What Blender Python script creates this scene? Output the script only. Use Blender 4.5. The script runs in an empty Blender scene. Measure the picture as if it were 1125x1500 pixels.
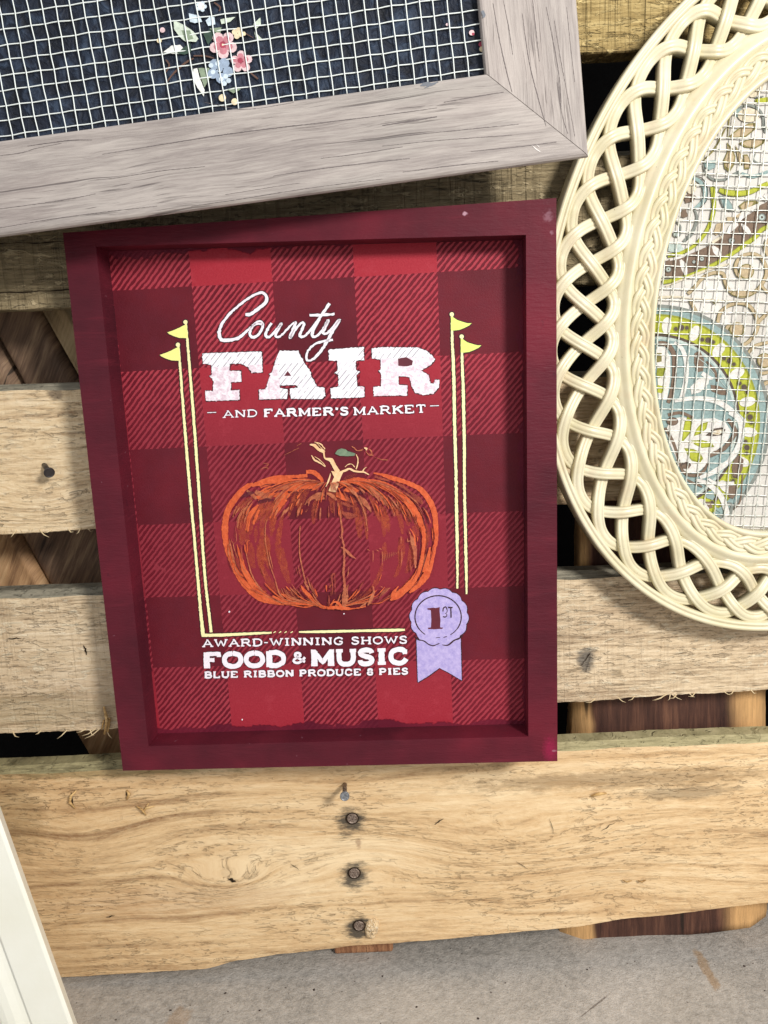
import bpy, bmesh, math, random
from mathutils import Vector, Matrix, noise
from mathutils.geometry import tessellate_polygon
random.seed(7)
S = bpy.context.scene
COL = S.collection
R_ = math.radians
# ------------------------------------------------------------------ camera
FPX = 1127.0; TH = R_(10.5); RO = R_(2.43); D = 0.53; H = 0.466
FW = Vector((0, math.cos(TH), -math.sin(TH))); U0 = Vector((0, math.sin(TH), math.cos(TH))); X0 = Vector((1, 0, 0))
RT = math.cos(RO)*X0 - math.sin(RO)*U0
UP = math.sin(RO)*X0 + math.cos(RO)*U0
CAM = Vector((0, -D, H))
cd = bpy.data.cameras.new("camera"); cam = bpy.data.objects.new("camera", cd); COL.objects.link(cam)
m = Matrix((RT, UP, -FW)).transposed().to_4x4(); m.translation = CAM; cam.matrix_world = m
cd.sensor_fit = 'VERTICAL'; cd.sensor_height = 36; cd.lens = FPX/1500*36; cd.clip_start = 0.01; cd.clip_end = 50
S.camera = cam
S.render.resolution_x = 768; S.render.resolution_y = 1024
# ------------------------------------------------------------------ light
w = bpy.data.worlds.new("World"); S.world = w; w.use_nodes = True
bg = w.node_tree.nodes["Background"]; bg.inputs[0].default_value = (0.93, 0.96, 1.0, 1); bg.inputs[1].default_value = 0.80
ld = bpy.data.lights.new("lamp", 'AREA'); ld.shape = 'DISK'; ld.size = 0.22; ld.energy = 17; ld.color = (1.0, 0.97, 0.92)
lo = bpy.data.objects.new("lamp", ld); COL.objects.link(lo)
lo.location = (0.62, -1.02, H+0.44)
lo.rotation_euler = (Vector((0, 0, H-0.1)) - lo.location).to_track_quat('-Z', 'Y').to_euler()
S.view_settings.view_transform = 'Standard'; S.view_settings.look = 'None'; S.view_settings.exposure = 0.0

# ------------------------------------------------------------------ helpers
def at(px, py, a, b=0.0):
    """point of the photograph on the upright plane Y = a + b*X"""
    d = FW + (px-562.5)/FPX*RT - (py-750)/FPX*UP
    t = (a + D)/(d.y - b*d.x)
    return CAM + d*t

def link(name, me, mat=None, parent=None):
    o = bpy.data.objects.new(name, me); COL.objects.link(o)
    if mat is not None:
        for mm in (mat if isinstance(mat, (list, tuple)) else [mat]): me.materials.append(mm)
    if parent: o.parent = parent
    return o

def tag(o, label, cat, group=None):
    o['label'] = label; o['category'] = cat
    if group: o['group'] = group
    return o

def root(name, mat4, label, cat, group=None):
    o = bpy.data.objects.new(name, None); COL.objects.link(o); o.matrix_world = mat4
    o.empty_display_size = 0.02
    INV[o.name] = mat4.inverted()
    return tag(o, label, cat, group)
INV = {}

class MB:
    """collects geometry in world space; build() moves it to the root's space"""
    def __init__(s): s.v = []; s.f = []; s.m = []
    def add(s, vs, fs, mi=0):
        n = len(s.v); s.v += [Vector(v) for v in vs]; s.f += [[i+n for i in f] for f in fs]; s.m += [mi]*len(fs)
    def build(s, name, mat, rt=None, parent=None, smooth=False, local=False):
        me = bpy.data.meshes.new(name)
        vs = s.v
        if rt is not None and not local: vs = [INV[rt.name] @ v for v in vs]
        me.from_pydata([tuple(v) for v in vs], [], s.f); me.update()
        o = link(name, me, mat, parent or rt)
        if any(s.m): me.polygons.foreach_set('material_index', s.m)
        if smooth: me.polygons.foreach_set('use_smooth', [True]*len(me.polygons))
        return o

def box(mb, c, e, rot=None, mi=0):
    vs = []
    for x in (-1, 1):
        for y in (-1, 1):
            for z in (-1, 1):
                v = Vector((x*e[0], y*e[1], z*e[2]))
                if rot: v = rot @ v
                vs.append(Vector(c)+v)
    mb.add(vs, [(0,1,3,2),(4,6,7,5),(0,4,5,1),(2,3,7,6),(0,2,6,4),(1,5,7,3)], mi)

def tube(mb, pts, rad, n=8, cap=True, mi=0):
    pts = [Vector(p) for p in pts]; rings = []; up = None
    for i, p in enumerate(pts):
        t = (pts[min(i+1, len(pts)-1)] - pts[max(i-1, 0)]).normalized()
        if up is None: up = t.orthogonal().normalized()
        up = (up - t*up.dot(t)).normalized(); s = t.cross(up)
        r = rad[i] if isinstance(rad, (list, tuple)) else rad
        rings.append([p + (up*math.cos(2*math.pi*k/n) + s*math.sin(2*math.pi*k/n))*r for k in range(n)])
    vs = [v for r in rings for v in r]; fs = []
    for i in range(len(pts)-1):
        for k in range(n):
            a = i*n+k; b = i*n+(k+1) % n; fs.append((a, b, b+n, a+n))
    if cap: fs += [list(range(n))[::-1], [len(vs)-n+k for k in range(n)]]
    mb.add(vs, fs, mi)

def bevel_mod(o, wd, seg=2, ang=40):
    b = o.modifiers.new('bevel', 'BEVEL'); b.width = wd; b.segments = seg; b.limit_method = 'ANGLE'; b.angle_limit = R_(ang)
    b.harden_normals = False
    return o

# ------------------------------------------------------------------ material helper
class NT:
    def __init__(s, name, rough=0.6, spec=0.5):
        s.mat = bpy.data.materials.new(name); s.mat.use_nodes = True; s.t = s.mat.node_tree; s.n = s.t.nodes
        s.b = s.n['Principled BSDF']; s.b.inputs['Roughness'].default_value = rough
        s.b.inputs['Specular IOR Level'].default_value = spec
        tc = s.n.new('ShaderNodeTexCoord'); s.obj = tc.outputs['Object']
    def L(s, a, b): s.t.links.new(a, b)
    def put(s, sock, v):
        if v is None: return
        if isinstance(v, bpy.types.NodeSocket): s.L(v, sock)
        elif isinstance(v, (tuple, list)) and len(v) == 3 and sock.type == 'RGBA': sock.default_value = (*v, 1)
        else: sock.default_value = v
    def math(s, op, a, b=None, c=None, clamp=False):
        n = s.n.new('ShaderNodeMath'); n.operation = op; n.use_clamp = clamp
        for i, v in enumerate((a, b, c)): s.put(n.inputs[i], v)
        return n.outputs[0]
    def map(s, v, loc=(0,0,0), rot=(0,0,0), sc=(1,1,1)):
        n = s.n.new('ShaderNodeMapping'); s.put(n.inputs[0], v)
        n.inputs[1].default_value = loc; n.inputs[2].default_value = rot; n.inputs[3].default_value = sc
        return n.outputs[0]
    def noise(s, v, scale=5, det=3, rough=0.5, dist=0.0):
        n = s.n.new('ShaderNodeTexNoise'); s.put(n.inputs['Vector'], v); n.inputs['Scale'].default_value = scale
        n.inputs['Detail'].default_value = det; n.inputs['Roughness'].default_value = rough; n.inputs['Distortion'].default_value = dist
        return n.outputs[0]
    def sep(s, v):
        n = s.n.new('ShaderNodeSeparateXYZ'); s.put(n.inputs[0], v); return n.outputs
    def comb(s, x, y, z):
        n = s.n.new('ShaderNodeCombineXYZ')
        for i, v in enumerate((x, y, z)): s.put(n.inputs[i], v)
        return n.outputs[0]
    def ramp(s, f, stops, interp='LINEAR'):
        n = s.n.new('ShaderNodeValToRGB'); s.put(n.inputs[0], f); cr = n.color_ramp; cr.interpolation = interp
        while len(cr.elements) < len(stops): cr.elements.new(0.5)
        for e, (p, c) in zip(cr.elements, stops):
            e.position = p; e.color = (*c, 1) if isinstance(c, (tuple, list)) else (c, c, c, 1)
        return n.outputs[0]
    def mr(s, v, a, b, c=0.0, d=1.0, smooth=False):
        n = s.n.new('ShaderNodeMapRange'); s.put(n.inputs[0], v)
        if smooth: n.interpolation_type = 'SMOOTHSTEP'
        for i, x in enumerate((a, b, c, d)): s.put(n.inputs[1+i], x)
        return n.outputs[0]
    def mix(s, f, a, b, mode='MIX'):
        n = s.n.new('ShaderNodeMix'); n.data_type = 'RGBA'; n.blend_type = mode
        s.put(n.inputs[0], f); s.put(n.inputs[6], a); s.put(n.inputs[7], b); return n.outputs[2]
    def bump(s, h, st=0.3, dist=0.001, prev=None):
        n = s.n.new('ShaderNodeBump'); n.inputs['Strength'].default_value = st; n.inputs['Distance'].default_value = dist
        s.put(n.inputs['Height'], h)
        if prev: s.L(prev, n.inputs['Normal'])
        return n.outputs[0]
    def out(s, col, nrm=None, rough=None):
        s.put(s.b.inputs['Base Color'], col)
        if nrm: s.L(nrm, s.b.inputs['Normal'])
        if rough is not None: s.put(s.b.inputs['Roughness'], rough)
        return s.mat

def srgb(r, g, b):
    f = lambda c: (c/255)/12.92 if c/255 <= .04045 else ((c/255+.055)/1.055)**2.4
    return (f(r), f(g), f(b))

def wood(name, dark, mid, light, axis='x', seed=0.0, ring=1.0, pore=0.5, saw=0.0, blotch=0.5, stain=None,
         knots=(), halos=(), rough=0.75, grainf=1.0, bumps=0.5, green=0.0, fc=.46):
    n = NT(name, rough, 0.25)
    v = n.map(n.obj, loc=(seed*1.37, seed*.71, seed*2.11))
    x, y, z = n.sep(v)
    if axis == 'z': x, z = z, x
    # knots push the rings outward around them
    X, Y, Z = n.sep(n.obj)
    if axis == 'z': X, Z = Z, X
    zz = z
    for (kx, kz, sx, sz, amp) in knots:
        dx = n.math('DIVIDE', n.math('SUBTRACT', X, kx), sx); dz = n.math('DIVIDE', n.math('SUBTRACT', Z, kz), sz)
        g = n.math('EXPONENT', n.math('MULTIPLY', n.math('ADD', n.math('MULTIPLY', dx, dx), n.math('MULTIPLY', dz, dz)), -1.0))
        zz = n.math('ADD', zz, n.math('MULTIPLY', g, amp))
    p = n.comb(x, y, zz)
    warp = n.noise(n.map(p, sc=(3.2, 3, 11)), 1.0, 3, .55)
    zr = n.math('ADD', zz, n.math('MULTIPLY', warp, 0.030*ring))
    rings = n.noise(n.comb(n.math('MULTIPLY', x, 2.2), y, n.math('MULTIPLY', zr, 190*grainf)), 1.0, 3.5, .62)
    rl = n.ramp(rings, [(.34, 0.0), (.46, .62), (.58, 1.0), (.74, .6)])
    fine = n.noise(n.map(p, sc=(48, 30, 640*grainf)), 1.0, 5, .72, .25)
    big = n.noise(n.map(p, sc=(4, 3, 13)), 1.0, 4, .6)
    f = n.math('ADD', n.math('MULTIPLY', rl, .30), n.math('MULTIPLY', n.mr(fine, .32, .68), fc))
    f = n.math('ADD', f, n.math('MULTIPLY', big, .55*blotch*1.5))
    f = n.math('SUBTRACT', f, .12+.3*blotch-(.46-fc)*.5)
    col = n.ramp(f, [(.12, dark), (.42, mid), (.72, light)])
    hgt = n.math('ADD', n.math('MULTIPLY', fine, .6), n.math('MULTIPLY', rl, .25))
    # short dark pores / checks
    pr = n.noise(n.map(p, sc=(42, 40, 520)), 1.0, 2, .6, .4)
    pm = n.math('MULTIPLY', n.mr(pr, .63, .70), n.mr(n.noise(n.map(p, sc=(9, 9, 22)), 1, 2), .42, .62))
    pm = n.math('MULTIPLY', pm, pore)
    col = n.mix(pm, col, tuple(c*.35 for c in dark)); hgt = n.math('SUBTRACT', hgt, n.math('MULTIPLY', pm, .9))
    # fibres / fuzzy mottling
    mt = n.noise(n.map(p, sc=(170, 90, 420)), 1.0, 4, .75, .6)
    wk = n.noise(n.map(p, loc=(3,3,3), sc=(85, 60, 330)), 1.0, 3, .65, 1.2)
    wm = n.math('MULTIPLY', n.mr(wk, .565, .64), n.mr(n.noise(n.map(p, loc=(1,5,2), sc=(12, 9, 30)), 1, 3), .38, .6))
    col = n.mix(n.math('MULTIPLY', wm, .75*pore), col, tuple(c*.55 for c in dark)); hgt = n.math('SUBTRACT', hgt, n.math('MULTIPLY', wm, .8))
    col = n.mix(n.mr(mt, .3, .75, 0, .30), col, tuple(min(1, c*1.25) for c in light))
    if saw > 0:
        sv = n.noise(n.map(v, sc=(330, 30, 16) if axis == 'x' else (16, 30, 330)), 1.0, 2, .6)
        sm = n.math('MULTIPLY', n.mr(sv, .5, .72), saw)
        col = n.mix(n.math('MULTIPLY', sm, .45), col, tuple(c*.55 for c in mid)); hgt = n.math('SUBTRACT', hgt, n.math('MULTIPLY', sm, .7))
        fv = n.noise(n.map(v, sc=(60, 60, 190)), 1.0, 3, .65, 1.5)
        fm = n.math('MULTIPLY', n.mr(fv, .57, .66), saw)
        col = n.mix(n.math('MULTIPLY', fm, .7), col, tuple(min(1, c*1.6) for c in light)); hgt = n.math('ADD', hgt, n.math('MULTIPLY', fm, .6))
    if stain:
        sc_, lo_, hi_, amt, colr = stain
        sm = n.mr(n.noise(n.map(v, loc=(5, 3, 8), sc=(sc_*.6, sc_, sc_*1.6)), 1.0, 4, .62), lo_, hi_, 0, amt)
        col = n.mix(sm, col, colr)
    for (kx, kz, sx, sz, st, colr) in halos:
        dx = n.math('DIVIDE', n.math('SUBTRACT', X, kx), sx); dz = n.math('DIVIDE', n.math('SUBTRACT', Z, kz), sz)
        d = n.math('SQRT', n.math('ADD', n.math('MULTIPLY', dx, dx), n.math('MULTIPLY', dz, dz)))
        d = n.math('ADD', d, n.mr(n.noise(n.map(n.obj, sc=(90, 90, 260)), 1, 4, .7), .25, .75, -.4, .4))
        col = n.mix(n.mr(d, 0.35, 1.0, st, 0, True), col, colr)
    b = n.bump(hgt, min(1, bumps*1.5), 0.0016)
    b = n.bump(mt, .4, 0.0006, b)
    return n.out(col, b)

def paint(name, col, rough=.5, var=.15, scale=60, bump=.15, spec=.5, streak=None):
    n = NT(name, rough, spec)
    a = n.noise(n.obj, scale, 4, .6); c = n.mix(n.mr(a, .3, .7), tuple(x*(1-var) for x in col), tuple(min(1, x*(1+var)) for x in col))
    return n.out(c, n.bump(n.noise(n.obj, scale*7, 3, .6), bump, .0005))

# ------------------------------------------------------------------ setting: floor, back wall
n = NT("concrete", .85, .3)
a = n.noise(n.obj, 9, 5, .65); b = n.noise(n.obj, 160, 4, .75); c = n.noise(n.obj, 900, 2, .6)
col = n.ramp(n.math('ADD', n.math('MULTIPLY', a, .45), n.math('MULTIPLY', b, .55)), [(.34, srgb(130,126,120)), (.5, srgb(172,166,158)), (.66, srgb(198,191,182))])
col = n.mix(n.mr(c, .60, .72, 0, .55), col, srgb(196,188,178)); col = n.mix(n.mr(c, .40, .28, 0, .6), col, srgb(98,90,84))
big = n.noise(n.obj, 3.5, 3, .6); col = n.mix(n.mr(big, .5, .72, 0, .5), col, srgb(190,180,166))
sp = n.noise(n.obj, 300, 1, .4); col = n.mix(n.mr(sp, .755, .775, 0, .8), col, srgb(60,45,38))
# tan scuff left of the right edge
sp_ = at(1040, 1408, -.0, 0)
def floor_at(px, py):
    d = FW + (px-562.5)/FPX*RT - (py-750)/FPX*UP; t = -CAM.z/d.z; return CAM + d*t
def scuff(col, p, q, wd, st, colr):
    p = floor_at(*p); q = floor_at(*q); d = q-p; L = d.length; ang = math.atan2(d.y, d.x)
    v = n.map(n.obj, loc=(0,0,0)); X, Y, Z = n.sep(v)
    dx = n.math('SUBTRACT', X, (p.x+q.x)/2); dy = n.math('SUBTRACT', Y, (p.y+q.y)/2)
    u = n.math('DIVIDE', n.math('ADD', n.math('MULTIPLY', dx, math.cos(ang)), n.math('MULTIPLY', dy, math.sin(ang))), L/2)
    s = n.math('DIVIDE', n.math('SUBTRACT', n.math('MULTIPLY', dy, math.cos(ang)), n.math('MULTIPLY', dx, math.sin(ang))), wd)
    r = n.math('SQRT', n.math('ADD', n.math('POWER', n.math('ABSOLUTE', u), 4), n.math('MULTIPLY', s, s)))
    r = n.math('ADD', r, n.mr(n.noise(n.obj, 120, 4, .7), .2, .8, -.6, .6))
    return n.mix(n.mr(r, .5, 1.1, st, 0, True), col, colr)
col = scuff(col, (1018,1388), (1052,1452), .0045, .6, srgb(160,125,82))
col = scuff(col, (245,1490), (275,1500), .012, .35, srgb(165,130,90))
col = scuff(col, (850,1490), (893,1456), .0008, .7, srgb(95,82,74))
gr_ = n.noise(n.obj, 520, 4, .8); col = n.mix(n.mr(gr_, .57, .68, 0, .35), col, srgb(112,106,98)); col = n.mix(n.mr(gr_, .44, .34, 0, .5), col, srgb(206,198,186))
M_floor = n.out(col, n.bump(b, .7, .002, n.bump(gr_, .6, .001)))
mb = MB(); mb.add([(-2.5,-3,0),(2.5,-3,0),(2.5,.6,0),(-2.5,.6,0)], [(0,1,2,3)])
o = mb.build("floor", M_floor); o['kind'] = 'structure'
n = NT("wall_with_gap_shade", .95, .1)  # near-black: shade behind the gaps is put into the wall colour
M_wall = n.out(n.ramp(n.noise(n.obj, 14, 5, .6), [(.3, (.0025,.0022,.0022)), (.7, (.007,.006,.0055))]), n.bump(n.noise(n.obj, 60, 4, .6), .5, .003))
mb = MB(); box(mb, (0, .33, 1.2), (2.5, .05, 1.21)); o = mb.build("wall", M_wall); o['kind'] = 'structure'

# ------------------------------------------------------------------ pallet
PAL = root("wooden_pallet", Matrix.Translation((0, .03, 0)), "pale rough wooden pallet standing upright with dark gaps between its wide boards", "pallet")
def lz(px, py, y=0): p = at(px, py, y); return p.x, p.z
BX0, BX1 = -.42, .50
def bump_profile(seed, amp, fr):
    return lambda x: (noise.noise(Vector((x*fr, seed, 0)))*amp + noise.noise(Vector((x*fr*6, seed+9, 0)))*amp*.35
                      + noise.noise(Vector((x*fr*30, seed+5, 0)))*amp*.16)
def board(top, bot, mats, seed, th=.018, cham=(.004, .006), ta=.0008, ba=.0012, name="board", label=None, y0=0.0, x0=BX0, x1=BX1):
    """top/bot: z as function of x. Front face at y0, chamfered upper edge, uneven sawn lower edge."""
    nx = 420; mb = MB(); tf = bump_profile(seed, ta, 9); bf = bump_profile(seed+40, ba, 11)
    vs = []; rows = 8
    for i in range(nx+1):
        x = x0 + (x1-x0)*i/nx
        zt = top(x)+tf(x); zb = bot(x)+bf(x)
        cz, cy = cham; cy *= 1+.35*noise.noise(Vector((x*20, seed, 3))); cz *= 1+.35*noise.noise(Vector((x*26, seed, 7)))
        fz = zt-cz
        wv = lambda z: noise.noise(Vector((x*7, z*14, seed)))*.0009
        col_ = [(x, y0+th, zb+.0005), (x, y0+.0012, zb)]
        col_ += [(x, y0+wv(zb+(fz-zb)*k)+.0, zb+.0007+(fz-zb-.0007)*k) for k in (0, .33, .66, 1)]
        col_ += [(x, y0+cy, zt), (x, y0+th, zt)]
        vs += col_
    fs = []; ms = []
    for i in range(nx):
        for k in range(rows-1):
            a = i*rows+k; fs.append((a, a+rows, a+rows+1, a+1)); ms.append(1 if k in (5, 6) else 0)
        a = i*rows; fs.append((a+rows-1, a+2*rows-1, a+rows, a)); ms.append(0)
    fs.append(list(range(rows))); ms.append(0); fs.append([nx*rows+k for k in range(rows)][::-1]); ms.append(0)
    mb.add(vs, fs); mb.m = ms
    o = mb.build(name, mats, PAL)
    if label: o['label'] = label
    return o
def lin(p, q):
    (x1, z1), (x2, z2) = p, q
    return lambda x: z1 + (z2-z1)*(x-x1)/(x2-x1)
PLY = .03
def pl(px, py, y=0):  # px -> pallet-local (x, z)
    p = INV[PAL.name] @ at(px, py, y); return p.x, p.z
tan1, tan2, tan3 = srgb(128,98,66), srgb(186,152,110), srgb(216,188,146)
halo = srgb(74,68,60)
edge_green = wood("weathered_edge", srgb(104,96,68), srgb(158,148,110), srgb(192,180,140), seed=3, ring=.5, pore=.6, blotch=.7)
edge_grey = wood("grey_edge", srgb(96,92,80), srgb(134,128,112), srgb(160,152,134), seed=5, ring=.4, pore=.4, blotch=.5)
mA = wood("olive_sawn_wood", srgb(104,82,46), srgb(158,134,84), srgb(206,184,130), seed=1, ring=.5, pore=.6, saw=1.0, blotch=.6, bumps=.9)
mB = wood("olive_cracked_wood", srgb(88,76,54), srgb(138,122,92), srgb(176,160,128), seed=11, ring=.4, pore=.8, saw=.8, blotch=.6, bumps=.8)
mC = wood("straw_wood", srgb(146,114,82), srgb(214,186,146), srgb(238,219,188), seed=21, ring=.8, pore=.9, saw=.15, blotch=.5,
          knots=[(*pl(60,740), .05, .02, .012)], halos=[(*pl(82,578), .006, .005, .8, srgb(110,96,80))], stain=(8, .5, .75, .4, srgb(196,168,140)))
mD = wood("dusty_wood", srgb(138,112,84), srgb(208,184,150), srgb(234,216,188), seed=31, ring=.9, pore=.7, saw=.35, blotch=.6,
          halos=[(*pl(858,965), .009, .013, .85, srgb(92,88,84)), (*pl(60,1040), .09, .02, .35, srgb(150,136,104)), (*pl(905,985), .006, .004, .5, srgb(110,92,66))],
          stain=(7, .42, .7, .5, srgb(168,142,118)))
nails_px = [(516,1199), (519,1279), (526,1356)]
mE = wood("honey_wood", srgb(138,98,62), srgb(212,176,130), srgb(238,211,170), seed=41, fc=.24, ring=1.9, pore=.42, blotch=1.0, grainf=.62,
          knots=[(*pl(330,1290), .034, .014, .020), (*pl(545,1262), .045, .02, -.012), (*pl(760,1235), .08, .026, .014), (*pl(900,1300), .05, .02, -.010), (*pl(120,1240), .05, .03, .012)],
          halos=[(*pl(x, y+4), .014, .015, .95, halo) for x, y in nails_px] + [(*pl(525,1236), .003, .006, .5, srgb(130,86,64)),
                 (*pl(180,1128), .16, .007, .55, srgb(112,104,66)), (*pl(900,1142), .16, .010, .55, srgb(128,100,68)), (*pl(1000,1160), .05, .008, .5, srgb(104,88,70)),
                 (*pl(20,1190), .03, .05, .35, srgb(120,100,66)), (*pl(250,1320), .13, .02, .22, srgb(158,110,76))],
          stain=(6, .5, .75, .45, srgb(188,144,96)))
# A B C D E from the top down
board(lin(pl(0,-175), pl(855,-135)), lin((pl(855,78)[0]-.3, pl(855,78)[1]-.001), pl(855,78)), [mA, edge_grey], 1, label="olive brown board with fuzzy saw marks, topmost in view")
board(lin((pl(0,455)[0], pl(830,222)[1]), pl(830,222)), lin(pl(0,455), (pl(0,455)[0]+.4, pl(0,455)[1]+.001)), [mB, edge_grey], 2, ba=.0012, label="olive grey board split by two long cracks")
board(lin(pl(0,563), pl(130,560)), lin(pl(0,783), pl(130,776)), [mC, edge_grey], 3, ba=.0022, cham=(.0042, .006), label="straw coloured board with one nail sticking out")
board(lin(pl(0,868), pl(820,839)), lambda x: lin(pl(0,1076), pl(820,1029))(x) if x < pl(820,1029)[0] else lin(pl(820,1029), pl(1125,1011))(x), [mD, edge_grey], 4, ba=.0028, cham=(.0045, .006), label="dusty tan board with a grey stain and splintered lower edge")
ez = [(pl(-200,1440)[0], pl(-200,1440)[1]), pl(100,1432), pl(300,1420), pl(350,1408), pl(420,1398), pl(530,1386), pl(830,1361), pl(930,1345), pl(1125,1324), (pl(1125,1324)[0]+.25, pl(1125,1324)[1]+.005)]
def ebot(x):
    for (a, b) in zip(ez, ez[1:]):
        if x <= b[0]:
            t = max(0, (x-a[0])/(b[0]-a[0])); t = t*t*(3-2*t)*.6 + t*.4; return a[1]+(b[1]-a[1])*t
    return ez[-1][1]
board(lin(pl(0,1127), pl(1125,1079)), ebot, [mE, edge_green], 5, ta=.0016, ba=.0012, cham=(.0040, .006), label="wide honey coloured board with a wavy lower edge and three rusty nail heads")
# cracks of board B, cut as thin dark wedges a hair proud
n = NT("crack", .95, .05); M_crack = n.out((.03,.02,.013))
def strip(mb, pts, wds, y, mi=0):
    """flat tapered strip along pts (world x,z at depth y)"""
    P = [Vector(p) for p in pts]; vs = []
    for i, p in enumerate(P):
        t = (P[min(i+1, len(P)-1)]-P[max(i-1, 0)]).normalized(); nn = Vector((-t.z, 0, t.x))
        vs += [p+nn*wds[i]/2, p-nn*wds[i]/2]
    mb.add(vs, [(2*i, 2*i+1, 2*i+3, 2*i+2) for i in range(len(P)-1)], mi)
def crack(pxs, wmax, y=-.0011):
    mb = MB(); pts = []; N = 26
    (xa, ya), (xb, yb) = pxs
    for i in range(N+1):
        t = i/N; pts.append(at(xa+(xb-xa)*t, ya+(yb-ya)*t + 2.2*noise.noise(Vector((t*6, ya, 0)))+.8*noise.noise(Vector((t*25, ya, 0))), y))
    strip(mb, pts, [wmax*(.35+.65*abs(noise.noise(Vector((i*.35, ya, 5))))*1.6)*min(1, (N-i)/4+.2) for i in range(N+1)], y)
    mb.build("crack", M_crack, PAL)
crack(((-90,359),(104,354)), .0011); crack(((-90,432),(122,424)), .0014)
crack(((852,975),(866,955)), .0010); crack(((858,985),(866,958)), .0006)
# dark checks in the honey board: short gouges
for p, q, wd in [((104,1160),(107,1182),.0012), ((334,1287),(346,1292),.0022), ((155,1344),(168,1341),.0009), ((184,1160),(188,1170),.0008),
                 ((880,1218),(902,1204),.0005), ((636,1208),(650,1199),.0008), ((805,1199),(812,1222),.0004),
                 ((10,936),(32,935),.0008), ((122,945),(128,960),.0012), ((425,1265),(440,1275),.0004), ((756,1262),(774,1274),.0004)]:
    mb = MB(); N = 8
    pts = [at(p[0]+(q[0]-p[0])*i/N + 2*noise.noise(Vector((i*.5, p[0], 1))), p[1]+(q[1]-p[1])*i/N+2*noise.noise(Vector((i*.5, p[1], 2))), -.0011) for i in range(N+1)]
    strip(mb, pts, [wd*(.12+math.sin(math.pi*i/N)) for i in range(N+1)], 0); mb.build("gouge", M_crack, PAL)
# torn wood flaps (curled chips) in the honey board
M_chip = wood("torn_fibre", srgb(160,116,64), srgb(206,166,106), srgb(236,206,156), seed=50, ring=.4, pore=.3)
def chip(pts, wd, h=.0025):
    mb = MB(); P = [at(x, y, -.0015 - h*math.sin(math.pi*i/(len(pts)-1))) for i, (x, y) in enumerate(pts)]
    tube(mb, P, [wd*(.25+.75*math.sin(math.pi*(i+.3)/(len(pts)-.4))) for i in range(len(pts))], 6); mb.build("wood_chip", M_chip, PAL, smooth=True)
chip([(112,1158),(104,1166),(102,1175),(110,1184)], .0011); chip([(186,1158),(189,1163),(186,1171)], .0012)
chip([(200,1181),(208,1186),(214,1194)], .0009); chip([(226,1181),(214,1184),(208,1192)], .0010); chip([(218,1177),(212,1184)], .0006)
chip([(912,1289),(918,1292),(925,1290)], .0007); chip([(934,1290),(940,1292),(946,1289)], .0008); chip([(866,1166),(878,1163),(888,1162)], .0013); 
chip([(153,1075),(157,1055),(152,1035)], .0014, .004); chip([(158,1072),(161,1052)], .0012, .003); chip([(149,1068),(152,1055)], .0010)
# splinters along the sawn lower edges
M_spl = paint("splinter_wood", srgb(214,192,152), .7, .1)
def splinter(px, py, dx, dy, wd=.0006, out=.003):
    mb = MB(); p = at(px, py, -.0005); q = at(px+dx, py+dy, -.0005-out); mid = (p+q)/2 + Vector((0,-.0008,.0006*random.uniform(-1,1)))
    p = p+Vector((0,.0006,.0012)); tube(mb, [p, mid, q], [wd*.75, wd*.5, wd*.1], 4); mb.build("splinter", M_spl, PAL)
for k in range(6): splinter(random.uniform(0,132), 779+random.uniform(-2,1), random.uniform(-14,12), random.uniform(-1,4), .0003, .0006)
for s in [(24,779,-8,8),(76,778,-12,2),(58,779,14,8),(118,776,-6,6),(100,777,8,2)]: splinter(*s, .0007, .001)
for s in [(18,1074,10,6),(98,1072,-14,10),(140,1070,-20,8),(146,1070,-22,12),(150,1068,20,-2),(156,1070,8,12),(132,1072,6,5),(60,1073,-8,3),(126,1070,-14,3)]: splinter(*s, .0007, .001)
for s in [(872,1026,-14,3),(905,1024,12,5),(930,1022,-10,4),(975,1020,-16,6),(985,1020,14,5),(982,1020,-4,6),(978,1019,-22,7),(992,1019,-12,4),(1010,1018,8,3),(1060,1015,10,3),(1018,1018,-10,2),(1075,1014,-8,3),(1100,1013,8,2)]: splinter(*s, .0006, .001)
for k in range(7): 
    x = random.uniform(30, 1100); zz = ebot(pl(x,1380)[0]); splinter(x, 1433-(x-100)*.1045+random.uniform(-9,-3), random.uniform(-9,9), random.uniform(0,4), .0004, .001)
# pale wood fibres caught on the dark slabs' gap
# stringers
mS = wood("stringer_wood", srgb(110,70,48), srgb(150,104,74), srgb(182,138,100), axis='z', seed=61, ring=.5, pore=.4)
for px0, px1 in ((490, 576),):
    a_ = at(px0, 1398, .019); b_ = at(px1, 1391, .019)
    for dx in (0, -.40, .46):
        mb = MB(); zb = a_.z if dx == 0 else .003
        box(mb, ((a_.x+b_.x)/2+dx, .018+.0195, (zb+.86)/2), ((b_.x-a_.x)/2, .019, (.86-zb)/2)); bevel_mod(mb.build("stringer", mS, PAL), .002)
# two more boards above the picture so the pallet is whole
board(lin((0,.80),(1,.80)), lin((0,.71),(1,.71)), [mB, edge_grey], 8)
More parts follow.
